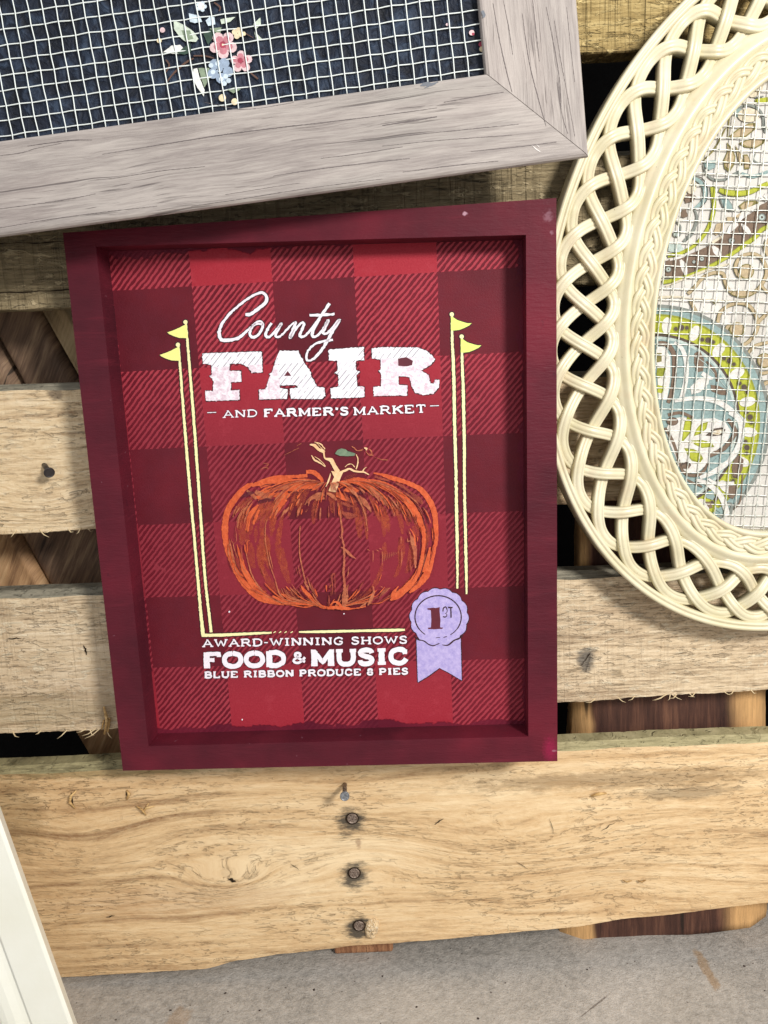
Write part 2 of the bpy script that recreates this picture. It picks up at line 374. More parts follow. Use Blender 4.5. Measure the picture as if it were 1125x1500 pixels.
# nails
M_rust = NT("rusty_nail", .5, .5); M_rust.b.inputs['Metallic'].default_value = .6
M_rust = M_rust.out(M_rust.ramp(M_rust.noise(M_rust.obj, 900, 3, .6), [(.35, srgb(84,68,60)), (.65, srgb(168,150,136))]), M_rust.bump(M_rust.noise(M_rust.obj, 1500, 2), .4, .0003))
M_steel = NT("nail_steel", .38, .5); M_steel.b.inputs['Metallic'].default_value = .85
M_steel = M_steel.out(M_steel.ramp(M_steel.noise(M_steel.obj, 700, 2), [(.3, srgb(120,122,126)), (.7, srgb(176,180,186))]))
def disc(mb, c, nrm, r, h, n=20, dome=0.0):
    nrm = Vector(nrm).normalized(); u = nrm.orthogonal().normalized(); v = nrm.cross(u); c = Vector(c); vs = []
    prof = [(r*.9, 0), (r, h*.3), (r, h*.7), (r*.86, h), (r*.7, h*.88), (r*.3, h*.9+dome)]
    for rr, hh in prof: vs += [c+nrm*hh+(u*math.cos(2*math.pi*k/n)+v*math.sin(2*math.pi*k/n))*rr for k in range(n)]
    fs = [(i*n+k, i*n+(k+1) % n, (i+1)*n+(k+1) % n, (i+1)*n+k) for i in range(len(prof)-1) for k in range(n)]
    fs.append([(len(prof)-1)*n+k for k in range(n)]); fs.append(list(range(n))[::-1]); mb.add(vs, fs)
for x, y in nails_px:
    mb = MB(); c = at(x, y, -.0012); disc(mb, c+Vector((0,.0012,0)), (0.05,-1,.04), .0040, .0022); mb.build("nail", M_rust, PAL, smooth=False)
    mb = MB(); N = 24; c2 = at(x, y, -.0010)   # crushed dark rim round the head
    vs = []
    for k in range(N):
        a_ = 2*math.pi*k/N
        for rr in (.0035, .0050+.0006*noise.noise(Vector((k, x, 0)))): vs.append(c2+Vector((math.cos(a_)*rr, 0, math.sin(a_)*rr)))
    mb.add(vs, [(2*k, 2*k+1, (2*k+3) % (2*N), (2*k+2) % (2*N)) for k in range(N)]); mb.build("nail_hole", M_crack, PAL)
def nail(b, bd, h, hd, r=.0016, hr=.0033, m=None, hm=None):
    p = at(*b, bd); q = at(*h, hd); mb = MB(); tube(mb, [p, p.lerp(q, .5)+Vector((0,0,.0004)), q], r, 10); d = (q-p).normalized()
    o = mb.build("nail", m or M_rust, PAL, smooth=True); mb = MB(); disc(mb, q-d*.0004, d, hr, .0014); mb.build("nail_head", hm or M_steel, PAL, parent=o)
nail((505,1147), .003, (505,1166), -.021, .0017, .0035, M_rust, M_steel)
M_black = paint("black_nail", srgb(40,34,34), .45, .3, 500)
nail((64,680), .003, (72,692), -.012, .0018, .0036, M_black, M_black)
# pale burl beside the lowest nail
n = NT("burl", .8, .2)
M_burl = n.out(n.ramp(n.noise(n.obj, 260, 3, .6, 2.5), [(.3, srgb(164,126,84)), (.5, srgb(232,202,158)), (.7, srgb(248,232,204))]), n.bump(n.noise(n.obj, 260, 3, .6, 2.5), 1, .002))
mb = MB(); c = at(545, 1359, 0); vs = []; nr, nt = 8, 26
for i in range(nr+1):
    t = i/nr*math.pi/2
    for k in range(nt):
        a_ = 2*math.pi*k/nt; rr = math.sin(t)*(1+.14*noise.noise(Vector((math.cos(a_)*1.6, math.sin(a_)*1.6, 3))))
        hh = math.cos(t)*.0042*(1+.5*noise.noise(Vector((math.cos(a_)*2, math.sin(a_)*2, t*3))))
        vs.append(c+Vector((math.cos(a_)*rr*.0056+math.sin(a_)*rr*.0016, -hh, math.sin(a_)*rr*.0085)))
mb.add(vs, [(i*nt+k, i*nt+(k+1) % nt, (i+1)*nt+(k+1) % nt, (i+1)*nt+k) for i in range(nr) for k in range(nt)]); mb.build("burl", M_burl, PAL, smooth=True)

# ------------------------------------------------------------------ timber slabs behind
def slab(name, px_quad, y, th, mat, label, cat="plank", grp=None, wob=.003, seed=0, smat=None):
    """vertical-ish slab whose front outline passes the four photo points (tl, tr, br, bl) on plane y"""
    q = [at(px, py, y) for px, py in px_quad]
    base = (q[2]+q[3])/2; base.y = y+th/2
    M4 = Matrix.Translation((base.x, base.y, max(0, base.z)))
    mb = MB(); N = 60; vs = []; K = 11
    for i in range(N+1):
        t = i/N; l = q[3].lerp(q[0], t); r = q[2].lerp(q[1], t)
        l = l + Vector((wob*(noise.noise(Vector((t*5, seed, 0)))+.4*noise.noise(Vector((t*22, seed, 0)))), 0, 0)); r = r + Vector((wob*(noise.noise(Vector((t*5, seed+7, 0)))+.4*noise.noise(Vector((t*22, seed+7, 0)))), 0, 0))
        for k in range(K):
            s = k/(K-1); e = min(s, 1-s)*2; dep = (1-min(1, e*5))**2*th*.35   # rounded live edges
            vs.append(l.lerp(r, s)+Vector((0, dep+.0015*noise.noise(Vector((t*9, s*6, seed))), 0)))
        vs.append(r+Vector((0, th, 0))); vs.append(l+Vector((0, th, 0)))
    W = K+2
    fs = [(i*W+k, i*W+(k+1) % W, (i+1)*W+(k+1) % W, (i+1)*W+k) for i in range(N) for k in range(W)]
    fs += [list(range(W))[::-1], [N*W+k for k in range(W)]]
    mb.add(vs, fs); iv = M4.inverted(); mb.v = [iv @ v for v in mb.v]
    o = mb.build(name, mat, smooth=True); o.matrix_world = M4; return tag(o, label, cat, grp)
def slabmat(name, edges, dark, mid, light, sap, ang, seed):
    """heartwood between two sapwood edges; coordinates along the slab"""
    n = NT(name, .7, .3); v = n.map(n.obj, rot=(0, ang, 0)); x, y, z = n.sep(v)
    p = n.map(v, loc=(seed, 0, seed*2), sc=(1, 1, 1)); fine = n.noise(n.map(p, sc=(420, 20, 26)), 1, 5, .72, .3); big = n.noise(n.map(p, sc=(80, 10, 10)), 1, 3, .6, .8)
    f = n.math('ADD', n.math('MULTIPLY', fine, .5), n.math('MULTIPLY', big, .6)); f = n.math('SUBTRACT', f, .05)
    col = n.ramp(f, [(.30, dark), (.50, mid), (.72, light)])
    if edges:
        xl, xr, wl, wr = edges; wobn = n.mr(n.noise(n.map(p, sc=(1, 1, 18)), 1, 3), .2, .8, -.004, .004)
        xx = n.math('ADD', x, wobn)
        m1 = n.mr(xx, xl+wl*.8, xl+wl*1.15, 1, 0, True); m2 = n.mr(xx, xr-wr*1.4, xr-wr*.5, 0, 1, True)
        mm = n.math('MAXIMUM', m1, m2); sc_ = n.mix(n.mr(fine, .35, .7), tuple(c*.62 for c in sap), sap); col = n.mix(mm, col, sc_)
    cr = n.noise(n.map(p, sc=(120, 20, 5)), 1, 2, .5); col = n.mix(n.mr(cr, .66, .70, 0, .8), col, (.01,.008,.006))
    return n.out(col, n.bump(fine, .6, .0012))
yb = .060
A26 = 0
m0 = slabmat("orange_brown_bark_wood", None, srgb(108,78,56), srgb(186,146,106), srgb(226,190,146), None, R_(-27), 3)
m1 = slabmat("dark_weathered_wood", None, srgb(62,50,44), srgb(132,106,86), srgb(196,166,132), None, R_(-27), 9)
m2 = slabmat("grey_brown_wood", None, srgb(106,88,66), srgb(186,158,118), srgb(226,202,160), None, R_(-24), 14)
def sl(x463, wpx): # outline on the left leaning line; x at y=463, slope .55 px/px
    s = .555
    f = lambda y, x: (x + s*(y-463), y)
    return [f(-330, x463), f(-330, x463+wpx), f(1395, x463+wpx), f(1395, x463)]
slab("rough_plank", sl(-232, 76), yb, .022, m0, "orange brown rough plank leaning behind the pallet, leftmost of the leaning planks", seed=1, grp="planks leaning behind the pallet")
slab("rough_plank", sl(-154, 128), yb+.004, .022, m1, "dark weathered plank leaning behind the pallet, right beside the orange brown plank", seed=2, grp="planks leaning behind the pallet")
slab("rough_plank", sl(-24, 84), yb+.001, .02, m1, "narrow black brown plank leaning behind the pallet, left of the grey brown plank", seed=3, grp="planks leaning behind the pallet")
slab("rough_plank", sl(63, 42), yb-.003, .024, m2, "narrow grey brown plank leaning behind the pallet next to the red sign's left edge", seed=4, wob=.0015, grp="planks leaning behind the pallet")
qw = [(862,700),(1131,700),(1130,1354),(823,1399)]
c_ = [at(px, py, .026) for px, py in qw]; bx = (c_[2].x+c_[3].x)/2
wm = (at(850,1050,.026).x-bx-.006, at(1118,1050,.026).x-bx, .019, .020)
m3 = slabmat("walnut_with_pale_edges", wm, srgb(44,27,24), srgb(80,52,42), srgb(124,86,66), srgb(226,178,120), R_(1.0), 20)
slab("walnut_plank", qw, .026, .026, m3, "dark walnut plank with pale live edges standing upright behind the pallet's right side", seed=6, wob=.0022)

# ------------------------------------------------------------------ red box sign
SA, SB = -.044, -.065
cTL, cTR, cBR, cBL = at(92,341,SA,SB), at(815,290,SA,SB), at(816.5,1115,SA,SB), at(180,1129,SA,SB)
ex = Vector((1, SB, 0)).normalized(); ey = Vector((-SB, 1, 0)).normalized()
roll = R_(.4); sx_ = ex*math.cos(roll)+Vector((0,0,1))*math.sin(roll); sz_ = -ex*math.sin(roll)+Vector((0,0,1))*math.cos(roll)
mo = (cBL+cBR)/2
MS = Matrix((sx_, ey, sz_)).transposed().to_4x4(); MS.translation = mo
SIGN = root("fair_sign", MS, "burgundy framed county fair sign with a red plaid panel and a painted orange pumpkin", "sign")
IS = INV[SIGN.name]
def sl_(px, py, d=0.0):  # local x,z on plane at depth d behind the face
    q = IS @ at(px, py, SA+d*math.sqrt(1+SB*SB), SB); return q.x, q.z
TH_S = .024; PD = .019
n = NT("burgundy_paint", .5, .16)
st = n.noise(n.map(n.obj, sc=(9, 9, 9)), 1, 4, .6); fb = n.noise(n.obj, 700, 3, .7)
col = n.ramp(st, [(.32, srgb(68,24,34)), (.5, srgb(88,28,40)), (.68, srgb(110,32,46))])
br = n.noise(n.map(n.obj, sc=(14, 14, 120)), 1, 3, .7); col = n.mix(n.mr(br, .56, .75, 0, .45), col, srgb(112,36,50))
X, Y, Z = n.sep(n.obj)
# bright raspberry touch at the lower right corner, scuffs on the top rail
kx, kz = sl_(806,1098)
d = n.math('SQRT', n.math('ADD', n.math('POWER', n.math('DIVIDE', n.math('SUBTRACT', X, kx), .006), 2), n.math('POWER', n.math('DIVIDE', n.math('SUBTRACT', Z, kz), .012), 2)))
col = n.mix(n.mr(n.math('ADD', d, n.mr(fb, .2, .8, -.4, .4)), .3, 1.0, .6, 0), col, srgb(150,30,70))
for (px, py, sx, sz, a_) in [(681,313,.0016,.0016,.8), (803,317,.003,.004,.22), (808,341,.0012,.0016,.25), (812,1100,.002,.001,.3), (685,295,.008,.001,.3), (390,305,.02,.0012,.35)]:
    kx, kz = sl_(px, py)
    d = n.math('SQRT', n.math('ADD', n.math('POWER', n.math('DIVIDE', n.math('SUBTRACT', X, kx), sx), 2), n.math('POWER', n.math('DIVIDE', n.math('SUBTRACT', Z, kz), sz), 2)))
    col = n.mix(n.mr(n.math('ADD', d, n.mr(n.noise(n.obj, 500, 3), .2, .8, -.6, .6)), .4, 1.0, a_, 0), col, srgb(190,150,165))
nk = n.noise(n.obj, 210, 2, .5); col = n.mix(n.mr(nk, .74, .78, 0, .45), col, srgb(150,110,122)); nk2 = n.noise(n.map(n.obj, loc=(4,4,4)), 95, 3, .6); col = n.mix(n.mr(nk2, .66, .74, 0, .5), col, srgb(66,24,36))
M_burg = n.out(col, n.bump(n.noise(n.map(n.obj, sc=(120,120,600)), 1, 3, .6), .45, .0008, n.bump(fb, .15, .0004)), n.mr(br, .3, .7, .36, .62))
o4 = [IS @ c for c in (cTL, cTR, cBR, cBL)]; O = [(v.x, v.z) for v in o4]
I = [sl_(140.5,361), sl_(770.5,344), sl_(774,1079), sl_(217.5,1093)]
def rail(mb, quad, y0, y1):
    vs = [(x, y0, z) for x, z in quad]+[(x, y1, z) for x, z in quad]
    mb.add(vs, [(0,1,2,3),(7,6,5,4),(0,4,5,1),(1,5,6,2),(2,6,7,3),(3,7,4,0)])
def lerp2(a, b, t): return (a[0]+(b[0]-a[0])*t, a[1]+(b[1]-a[1])*t)
g = -.0008
# stiles run full height, rails butt between them
def isect(p, q, r, s):
    d1 = (q[0]-p[0], q[1]-p[1]); d2 = (s[0]-r[0], s[1]-r[1]); den = d1[0]*d2[1]-d1[1]*d2[0]
    t = ((r[0]-p[0])*d2[1]-(r[1]-p[1])*d2[0])/den; return (p[0]+d1[0]*t, p[1]+d1[1]*t)
Lt = isect(I[0], I[3], O[0], O[1]); Lb = isect(I[0], I[3], O[3], O[2]); Rt = isect(I[1], I[2], O[0], O[1]); Rb = isect(I[1], I[2], O[3], O[2])
for q in ([O[0], Lt, Lb, O[3]], [Rt, O[1], O[2], Rb]):
    mb = MB(); rail(mb, q, 0, TH_S); mb.build("frame_stile", M_burg, SIGN, local=True)
mv = lambda p, d: (p[0]+d, p[1])
for q in ([mv(Lt, g), mv(Rt, -g), mv(I[1], -g), mv(I[0], g)], [mv(I[3], g), mv(I[2], -g), mv(Rb, -g), mv(Lb, g)]):
    mb = MB(); rail(mb, q, .00004, TH_S-.0002); mb.build("frame_rail", M_burg, SIGN, local=True)
# plaid panel
cx0, cz0 = sl_(281, 419.5, PD); CW, CH = .0524, .0515
n = NT("red_plaid_paint", .5, .18)
X, Y, Z = n.sep(n.obj)
ed = n.noise(n.obj, 420, 2, .6); edj = n.mr(ed, .2, .8, -.010, .010)
cxn = n.math('DIVIDE', n.math('SUBTRACT', X, cx0-CW), CW); czn = n.math('DIVIDE', n.math('SUBTRACT', cz0+CH, Z), CH)
cxn = n.math('ADD', cxn, edj); czn = n.math('ADD', czn, edj)
pc = n.math('FLOORED_MODULO', n.math('FLOOR', cxn), 2); pr = n.math('FLOORED_MODULO', n.math('FLOOR', n.math('ADD', czn, 0)), 2)
# col index 1 (starting at cx0) is bright; row index 0 is bright/stripe, row 1 dark
bc = pc; brr = n.math('SUBTRACT', 1, pr)
both = n.math('MULTIPLY', bc, brr); one = n.math('SUBTRACT', n.math('ADD', bc, brr), n.math('MULTIPLY', both, 2))
P_ = .0041
sph = n.math('DIVIDE', n.math('SUBTRACT', X, n.math('MULTIPLY', Z, .93)), P_)
sph = n.math('ADD', sph, n.mr(n.noise(n.obj, 90, 3, .6), .2, .8, -.22, .22))
tri = n.math('ABSOLUTE', n.math('SUBTRACT', n.math('FRACT', sph), .5))     # 0..0.5
sj = n.mr(n.noise(n.obj, 160, 3, .65), .25, .75, -.11, .11)
stm = n.mr(n.math('ADD', tri, sj), .20, .30)     # 1 = raised light line
smear = n.math('MULTIPLY', n.mr(n.noise(n.map(n.obj, loc=(3,1,2)), 55, 3, .6), .66, .72), .75)
stm = n.math('MAXIMUM', stm, smear)
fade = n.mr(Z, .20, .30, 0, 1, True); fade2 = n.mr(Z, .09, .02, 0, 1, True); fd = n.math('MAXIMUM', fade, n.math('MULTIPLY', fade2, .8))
grit = n.noise(n.obj, 900, 3, .75); mott = n.noise(n.obj, 120, 4, .65); slow = n.noise(n.obj, 18, 3, .6)
dark = n.mix(n.mr(slow, .35, .65), srgb(90,24,35), srgb(108,29,41)); dark = n.mix(n.mr(mott, .4, .7, 0, .3), dark, srgb(96,34,48))
sd = n.mix(n.mr(slow, .35, .65), srgb(96,20,34), srgb(114,28,42))
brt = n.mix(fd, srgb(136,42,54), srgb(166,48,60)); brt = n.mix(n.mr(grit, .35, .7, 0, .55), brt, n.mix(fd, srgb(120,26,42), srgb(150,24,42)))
brt = n.mix(n.mr(mott, .55, .8, 0, .4), brt, srgb(176,66,78))
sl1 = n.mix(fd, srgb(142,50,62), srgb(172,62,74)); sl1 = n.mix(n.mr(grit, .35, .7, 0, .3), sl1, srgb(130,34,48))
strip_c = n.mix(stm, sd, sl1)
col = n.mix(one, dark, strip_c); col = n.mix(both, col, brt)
hg = n.math('ADD', n.math('MULTIPLY', one, stm), n.math('MULTIPLY', both, .9))
# ragged dark overpaint along the frame; right margin paints in the stile's shadow
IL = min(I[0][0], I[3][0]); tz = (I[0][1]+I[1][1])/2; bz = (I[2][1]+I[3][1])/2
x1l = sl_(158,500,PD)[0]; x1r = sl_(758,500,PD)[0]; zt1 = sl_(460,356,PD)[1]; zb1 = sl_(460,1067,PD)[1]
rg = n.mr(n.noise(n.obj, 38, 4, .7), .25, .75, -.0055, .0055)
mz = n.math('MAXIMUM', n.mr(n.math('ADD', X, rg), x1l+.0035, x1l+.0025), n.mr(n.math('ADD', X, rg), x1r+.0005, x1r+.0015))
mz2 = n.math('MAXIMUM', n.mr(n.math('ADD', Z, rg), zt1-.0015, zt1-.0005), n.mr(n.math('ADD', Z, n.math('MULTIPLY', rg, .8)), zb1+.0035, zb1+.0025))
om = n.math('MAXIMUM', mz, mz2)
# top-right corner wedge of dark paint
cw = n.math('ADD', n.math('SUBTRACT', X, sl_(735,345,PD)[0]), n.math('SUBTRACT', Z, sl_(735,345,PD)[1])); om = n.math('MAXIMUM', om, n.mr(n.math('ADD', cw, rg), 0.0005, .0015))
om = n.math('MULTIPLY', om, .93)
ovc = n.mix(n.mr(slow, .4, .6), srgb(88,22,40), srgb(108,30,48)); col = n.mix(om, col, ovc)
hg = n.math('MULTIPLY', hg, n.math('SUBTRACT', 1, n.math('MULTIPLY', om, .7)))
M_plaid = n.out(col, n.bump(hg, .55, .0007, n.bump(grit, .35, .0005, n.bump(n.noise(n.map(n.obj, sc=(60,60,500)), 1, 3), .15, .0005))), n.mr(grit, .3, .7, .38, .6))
mb = MB()
ins = .004
pq = [(I[0][0]-ins, I[0][1]+ins), (I[1][0]+ins, I[1][1]+ins), (I[2][0]+ins, I[2][1]-ins), (I[3][0]-ins-.002, I[3][1]-ins)]
rail(mb, pq, PD, PD+.0045)
PANEL = mb.build("plaid_panel", M_plaid, SIGN, local=True)
# thin cracked paint line where the panel meets the lower rail
mb = MB(); N = 60; pts = []; wds = []
M_line = paint("dried_glue", srgb(186,140,146), .35, .2)
a1 = sl_(224,1081,PD); b1 = sl_(758,1071,PD)
for seg in ((0.0,.62),(.66,.78),(.82,.93)):
    pts = []; 
    for i in range(N+1):
        t = seg[0]+(seg[1]-seg[0])*i/N; x, z = lerp2(a1, b1, t); pts.append(Vector((x, PD-.0006, z+.0004*noise.noise(Vector((t*30, 0, 0))))))
    strip(mb, pts, [.0006*(.15+1.5*abs(noise.noise(Vector((i*.4+seg[0]*50, 2, 0))))) for i in range(N+1)], 0)
mb.build("glue_line", M_line, SIGN, PANEL, local=True)

# ------------------------------------------------------------------ print helpers (sign-local, y toward the viewer is negative)
def jit(pts, amp, fr=.9, closed=True, seed=0.0):
    """densify a pixel polygon and ripple its edge"""
    out = []; m = len(pts)
    for i in range(m if closed else m-1):
        p = pts[i]; q = pts[(i+1) % m]; L = math.hypot(q[0]-p[0], q[1]-p[1]); k = max(1, int(L/1.6))
        for j in range(k):
            t = j/k; out.append((p[0]+(q[0]-p[0])*t, p[1]+(q[1]-p[1])*t))
    if not closed: out.append(pts[-1])
    return [(x+amp*noise.noise(Vector((x*fr*.6, y*fr*.6, seed))), y+amp*noise.noise(Vector((x*fr*.6, y*fr*.6, seed+20)))) for x, y in out]
class Print:
    """flat paint marks on a plane; toloc maps photo px to local (x,z)"""
    def __init__(s, toloc, y): s.mb = MB(); s.T = toloc; s.y = y; s.k = 0
    def poly(s, pts, mi=0, amp=.7, th=.00018, seed=0., fr=.9, smooth=False):
        pts = jit(pts, amp, fr, True, seed) if amp > 0 else pts
        s.k += 1; y = s.y - s.k*.000004
        L = [s.T(*p) for p in pts]
        tri = tessellate_polygon([[Vector((a, b, 0)) for a, b in L]])
        if not tri: return
        m = len(L); vs = [(a, y-th, b) for a, b in L]+[(a, y+.0002, b) for a, b in L]
        fs = []
        for t in tri:
            a, b, c = [Vector((*L[i], 0)) for i in t]
            fs.append(tuple(t) if (b-a).cross(c-a).z > 0 else tuple(t[::-1]))
        ar = sum(L[i][0]*L[(i+1) % m][1]-L[(i+1) % m][0]*L[i][1] for i in range(m))
        for i in range(m):
            j = (i+1) % m; fs.append((i, i+m, j+m, j) if ar > 0 else (i, j, j+m, i+m))
        s.mb.add(vs, fs, mi)
    def stroke(s, pts, wd=None, mi=0, amp=.5, th=.00012, seed=0., cap=True, sm=True):
        """pts (x,y) or (x,y,w) in px; Catmull-Rom smoothed ribbon"""
        P = [(p[0], p[1], p[2] if len(p) > 2 else wd) for p in pts]
        if sm and len(P) > 2:
            Q = []; E = [P[0]]+P+[P[-1]]
            for i in range(1, len(E)-2):
                a, b, c, d = E[i-1:i+3]; L = math.hypot(c[0]-b[0], c[1]-b[1]); k = max(2, int(L/2.2))
                for j in range(k):
                    t = j/k; Q.append(tuple(.5*((2*b[u])+(-a[u]+c[u])*t+(2*a[u]-5*b[u]+4*c[u]-d[u])*t*t+(-a[u]+3*b[u]-3*c[u]+d[u])*t**3) for u in range(3)))
            Q.append(P[-1])
        else:
            Q = []
            for a, b in zip(P, P[1:]):
                L = math.hypot(b[0]-a[0], b[1]-a[1]); k = max(1, int(L/2.2))
                Q += [tuple(a[u]+(b[u]-a[u])*j/k for u in range(3)) for j in range(k)]
            Q.append(P[-1])
        s.k += 1; y = s.y - s.k*.000004; l = []; r = []
        for i, (x, yy, w_) in enumerate(Q):
            a = Q[max(i-1, 0)]; b = Q[min(i+1, len(Q)-1)]; dx, dy = b[0]-a[0], b[1]-a[1]; L = math.hypot(dx, dy) or 1
            nx, ny = -dy/L, dx/L; w1 = max(.15, w_/2+amp*noise.noise(Vector((x*.55, yy*.55, seed)))); w2 = max(.15, w_/2+amp*noise.noise(Vector((x*.55, yy*.55, seed+13))))
            l.append((x+nx*w1, yy+ny*w1)); r.append((x-nx*w2, yy-ny*w2))
        ring = l+r[::-1]; L = [s.T(*p) for p in ring]; m = len(L); h = len(l)
        vs = [(a, y-th, b) for a, b in L]+[(a, y+.0002, b) for a, b in L]; fs = []
        for i in range(h-1): fs.append((i, m-1-i, m-2-i, i+1))
        for i in range(m): j = (i+1) % m; fs.append((i, j, j+m, i+m))
        s.mb.add(vs, fs, mi)
    def dot(s, x, y, r, ry=None, mi=0, n=14, amp=.2, ang=0):
        ry = ry or r; c, sn = math.cos(ang), math.sin(ang)
        s.poly([(x+r*math.cos(2*math.pi*k/n)*c-ry*math.sin(2*math.pi*k/n)*sn, y+r*math.cos(2*math.pi*k/n)*sn+ry*math.sin(2*math.pi*k/n)*c) for k in range(n)], mi, amp)
    def build(s, name, mats, rt, parent=None): return s.mb.build(name, mats, rt, parent, local=True)

# paints
def print_white(name):
    n = NT(name, .55, .35); X, Y, Z = n.sep(n.obj)
    sph = n.math('DIVIDE', n.math('SUBTRACT', X, n.math('MULTIPLY', Z, .93)), P_); tri = n.math('ABSOLUTE', n.math('SUBTRACT', n.math('FRACT', sph), .5))
    cxn = n.math('DIVIDE', n.math('SUBTRACT', X, cx0-CW), CW); czn = n.math('DIVIDE', n.math('SUBTRACT', cz0+CH, Z), CH)
    pc = n.math('FLOORED_MODULO', n.math('FLOOR', cxn), 2); pr = n.math('SUBTRACT', 1, n.math('FLOORED_MODULO', n.math('FLOOR', czn), 2))
    both = n.math('MULTIPLY', pc, pr); one = n.math('SUBTRACT', n.math('ADD', pc, pr), n.math('MULTIPLY', both, 2))
    line = n.math('MULTIPLY', n.math('MULTIPLY', n.mr(tri, .10, .05), one), n.mr(n.noise(n.obj, 200, 2), .38, .5))
    m = n.noise(n.obj, 330, 4, .75)
    base = n.mix(n.mr(m, .3, .6), srgb(224,218,228), srgb(246,243,248))
    worn = n.math('MULTIPLY', both, n.mr(m, .38, .62, .85, .0)); base = n.mix(n.math('MULTIPLY', worn, .6), base, srgb(196,140,160))
    base = n.mix(line, base, srgb(150,150,156))  # grey lines paint in the shading of the stripe relief
    return n.out(base, n.bump(m, .35, .0004, n.bump(n.math('MULTIPLY', one, n.mr(tri, .05, .2)), .4, .0005)))
M_white = print_white("white_stencil_paint")
M_white2 = paint("white_lettering_paint", srgb(240,232,240), .5, .06, 300, .3)
M_dk = paint("dark_line_and_edge_shade", srgb(46,10,20), .6, .2)  # drawn dark lines, plus painted-in shadow edges of the raised letters
M_yel = paint("pale_yellow_paint", srgb(242,240,142), .55, .05, 200, .3)
M_yel2 = paint("cream_yellow_paint", srgb(246,236,176), .55, .06, 200, .3)
M_grn = paint("lime_paint", srgb(222,240,120), .55, .05, 200, .3)
def brushy(name, c1, c2, thr=None):
    n = NT(name, .55, .35); m = n.noise(n.obj, 260, 4, .75); return n.out(n.mix(n.mr(m, .35, .65), c1, c2), n.bump(m, .3, .0005))
def sheer(mat, lo, hi):
    t = mat.node_tree; b = t.nodes['Principled BSDF']; tc = t.nodes['Texture Coordinate']; nz = t.nodes.new('ShaderNodeTexNoise'); nz.inputs['Scale'].default_value = 420; nz.inputs['Detail'].default_value = 4; nz.inputs['Roughness'].default_value = .75
    t.links.new(tc.outputs['Object'], nz.inputs['Vector']); m_ = t.nodes.new('ShaderNodeMapRange'); t.links.new(nz.outputs[0], m_.inputs[0]); m_.inputs[1].default_value = .35; m_.inputs[2].default_value = .65; m_.inputs[3].default_value = lo; m_.inputs[4].default_value = hi; t.links.new(m_.outputs[0], b.inputs['Alpha']); return mat
M_or = brushy("orange_paint", srgb(204,82,42), srgb(226,108,62))
M_pe = brushy("peach_paint", srgb(184,96,66), srgb(206,124,86))
M_cr = brushy("cream_stem_paint", srgb(226,176,128), srgb(242,206,160))
M_gn = brushy("grey_green_paint", srgb(92,112,92), srgb(122,140,114))
M_br = brushy("brown_orange_paint", srgb(150,66,52), srgb(182,86,62))
M_plum = paint("plum_paint", srgb(92,20,38), .55, .15)
sheer(M_or, .7, 1.0); sheer(M_pe, .45, .9); sheer(M_br, .4, .85)
M_wash = sheer(brushy("orange_wash", srgb(184,74,44), srgb(206,98,62)), .08, .5); M_plum_s = sheer(paint("plum_brushwork", srgb(92,20,38), .55, .15), .35, .85)
M_lil = brushy("lilac_paint", srgb(160,148,204), srgb(192,178,222))
sp_map = lambda px, py: sl_(px, py, PD)
Zm = lambda pts, ox, oy, s: [(ox+p[0]/s, oy+p[1]/s, *( [p[2]/s] if len(p) > 2 else [])) for p in pts]

# --- County script
pr_ = Print(sp_map, PD-.0001)
z1 = lambda pts: Zm(pts, 300, 420, 1125/220)
county = [
 [(305,210,20),(345,205,22),(400,165,24),(455,120,24),(462,75,24),(430,45,20),(370,62,18),(290,115,17),(200,190,18),(135,270,20),(108,340,24),(125,395,26),(180,400,26),(250,385,24),(300,345,18),(350,300,14),(395,262,16),(425,262,16),(435,295,18),(410,350,20),(370,378,20),(340,365,18),(345,320,18),(380,280,16),(440,285,16)],
 [(500,272,18),(470,320,20),(455,365,22),(485,375,18),(530,330,16),(575,275,18),(545,330,20),(530,370,20),(565,372,16),(625,310,14),(680,265,16),(665,310,20),(638,385,22),(672,330,18),(720,275,16),(745,275,18),(725,330,20),(712,368,20),(745,372,16),(800,315,16),(870,220,20),(935,125,22)],
 [(785,213,16),(860,212,20),(972,205,16)],
 [(870,220,20),(820,310,22),(805,365,22),(840,370,18),(890,310,16),(925,250,22),(905,300,22),(885,345,22),(915,350,18),(965,300,18),(1012,245,20),(960,330,22),(915,410,22),(870,480,20),(810,545,18),(768,550,16),(765,500,16),(800,450,16),(860,415,16),(960,398,18)]]
for c in county: pr_.stroke([(x, y, w_+16) for x, y, w_ in c] and z1([(x, y, w_+13) for x, y, w_ in c]), mi=1, amp=.6, th=.00004)
for c in county: pr_.stroke(z1(c), mi=0, amp=1.1, th=.0002)
pr_.build("script_lettering", [M_white2, M_dk], SIGN, PANEL)
# --- FAIR
zf = lambda pts: Zm(pts, 290, 500, 1125/190); zr = lambda pts: Zm(pts, 460, 500, 1125/200)
Fp = zf([(40,105),(555,88),(560,268),(465,272),(435,225),(375,192),(275,195),(275,258),(372,255),(378,350),(285,352),(288,425),(358,422),(362,508),(72,518),(65,430),(130,432),(135,345),(125,320),(98,300),(122,290),(118,205),(45,190)])
Ap = zf([(710,82),(870,82),(930,200),(985,272),(975,290),(1010,345),(1030,395),(1095,400),(1105,470),(1078,500),(808,498),(803,478),(798,412),(866,398),(848,378),(712,383),(712,406),(778,414),(782,440),(770,496),(532,505),(528,420),(588,415),(628,292),(616,286),(640,268),(680,150)])
Ip = zr([(120,68),(370,50),(410,45),(412,155),(345,160),(345,235),(380,250),(350,275),(355,370),(415,375),(415,455),(380,462),(145,468),(135,385),(205,375),(200,275),(168,262),(195,240),(190,160),(125,155)])
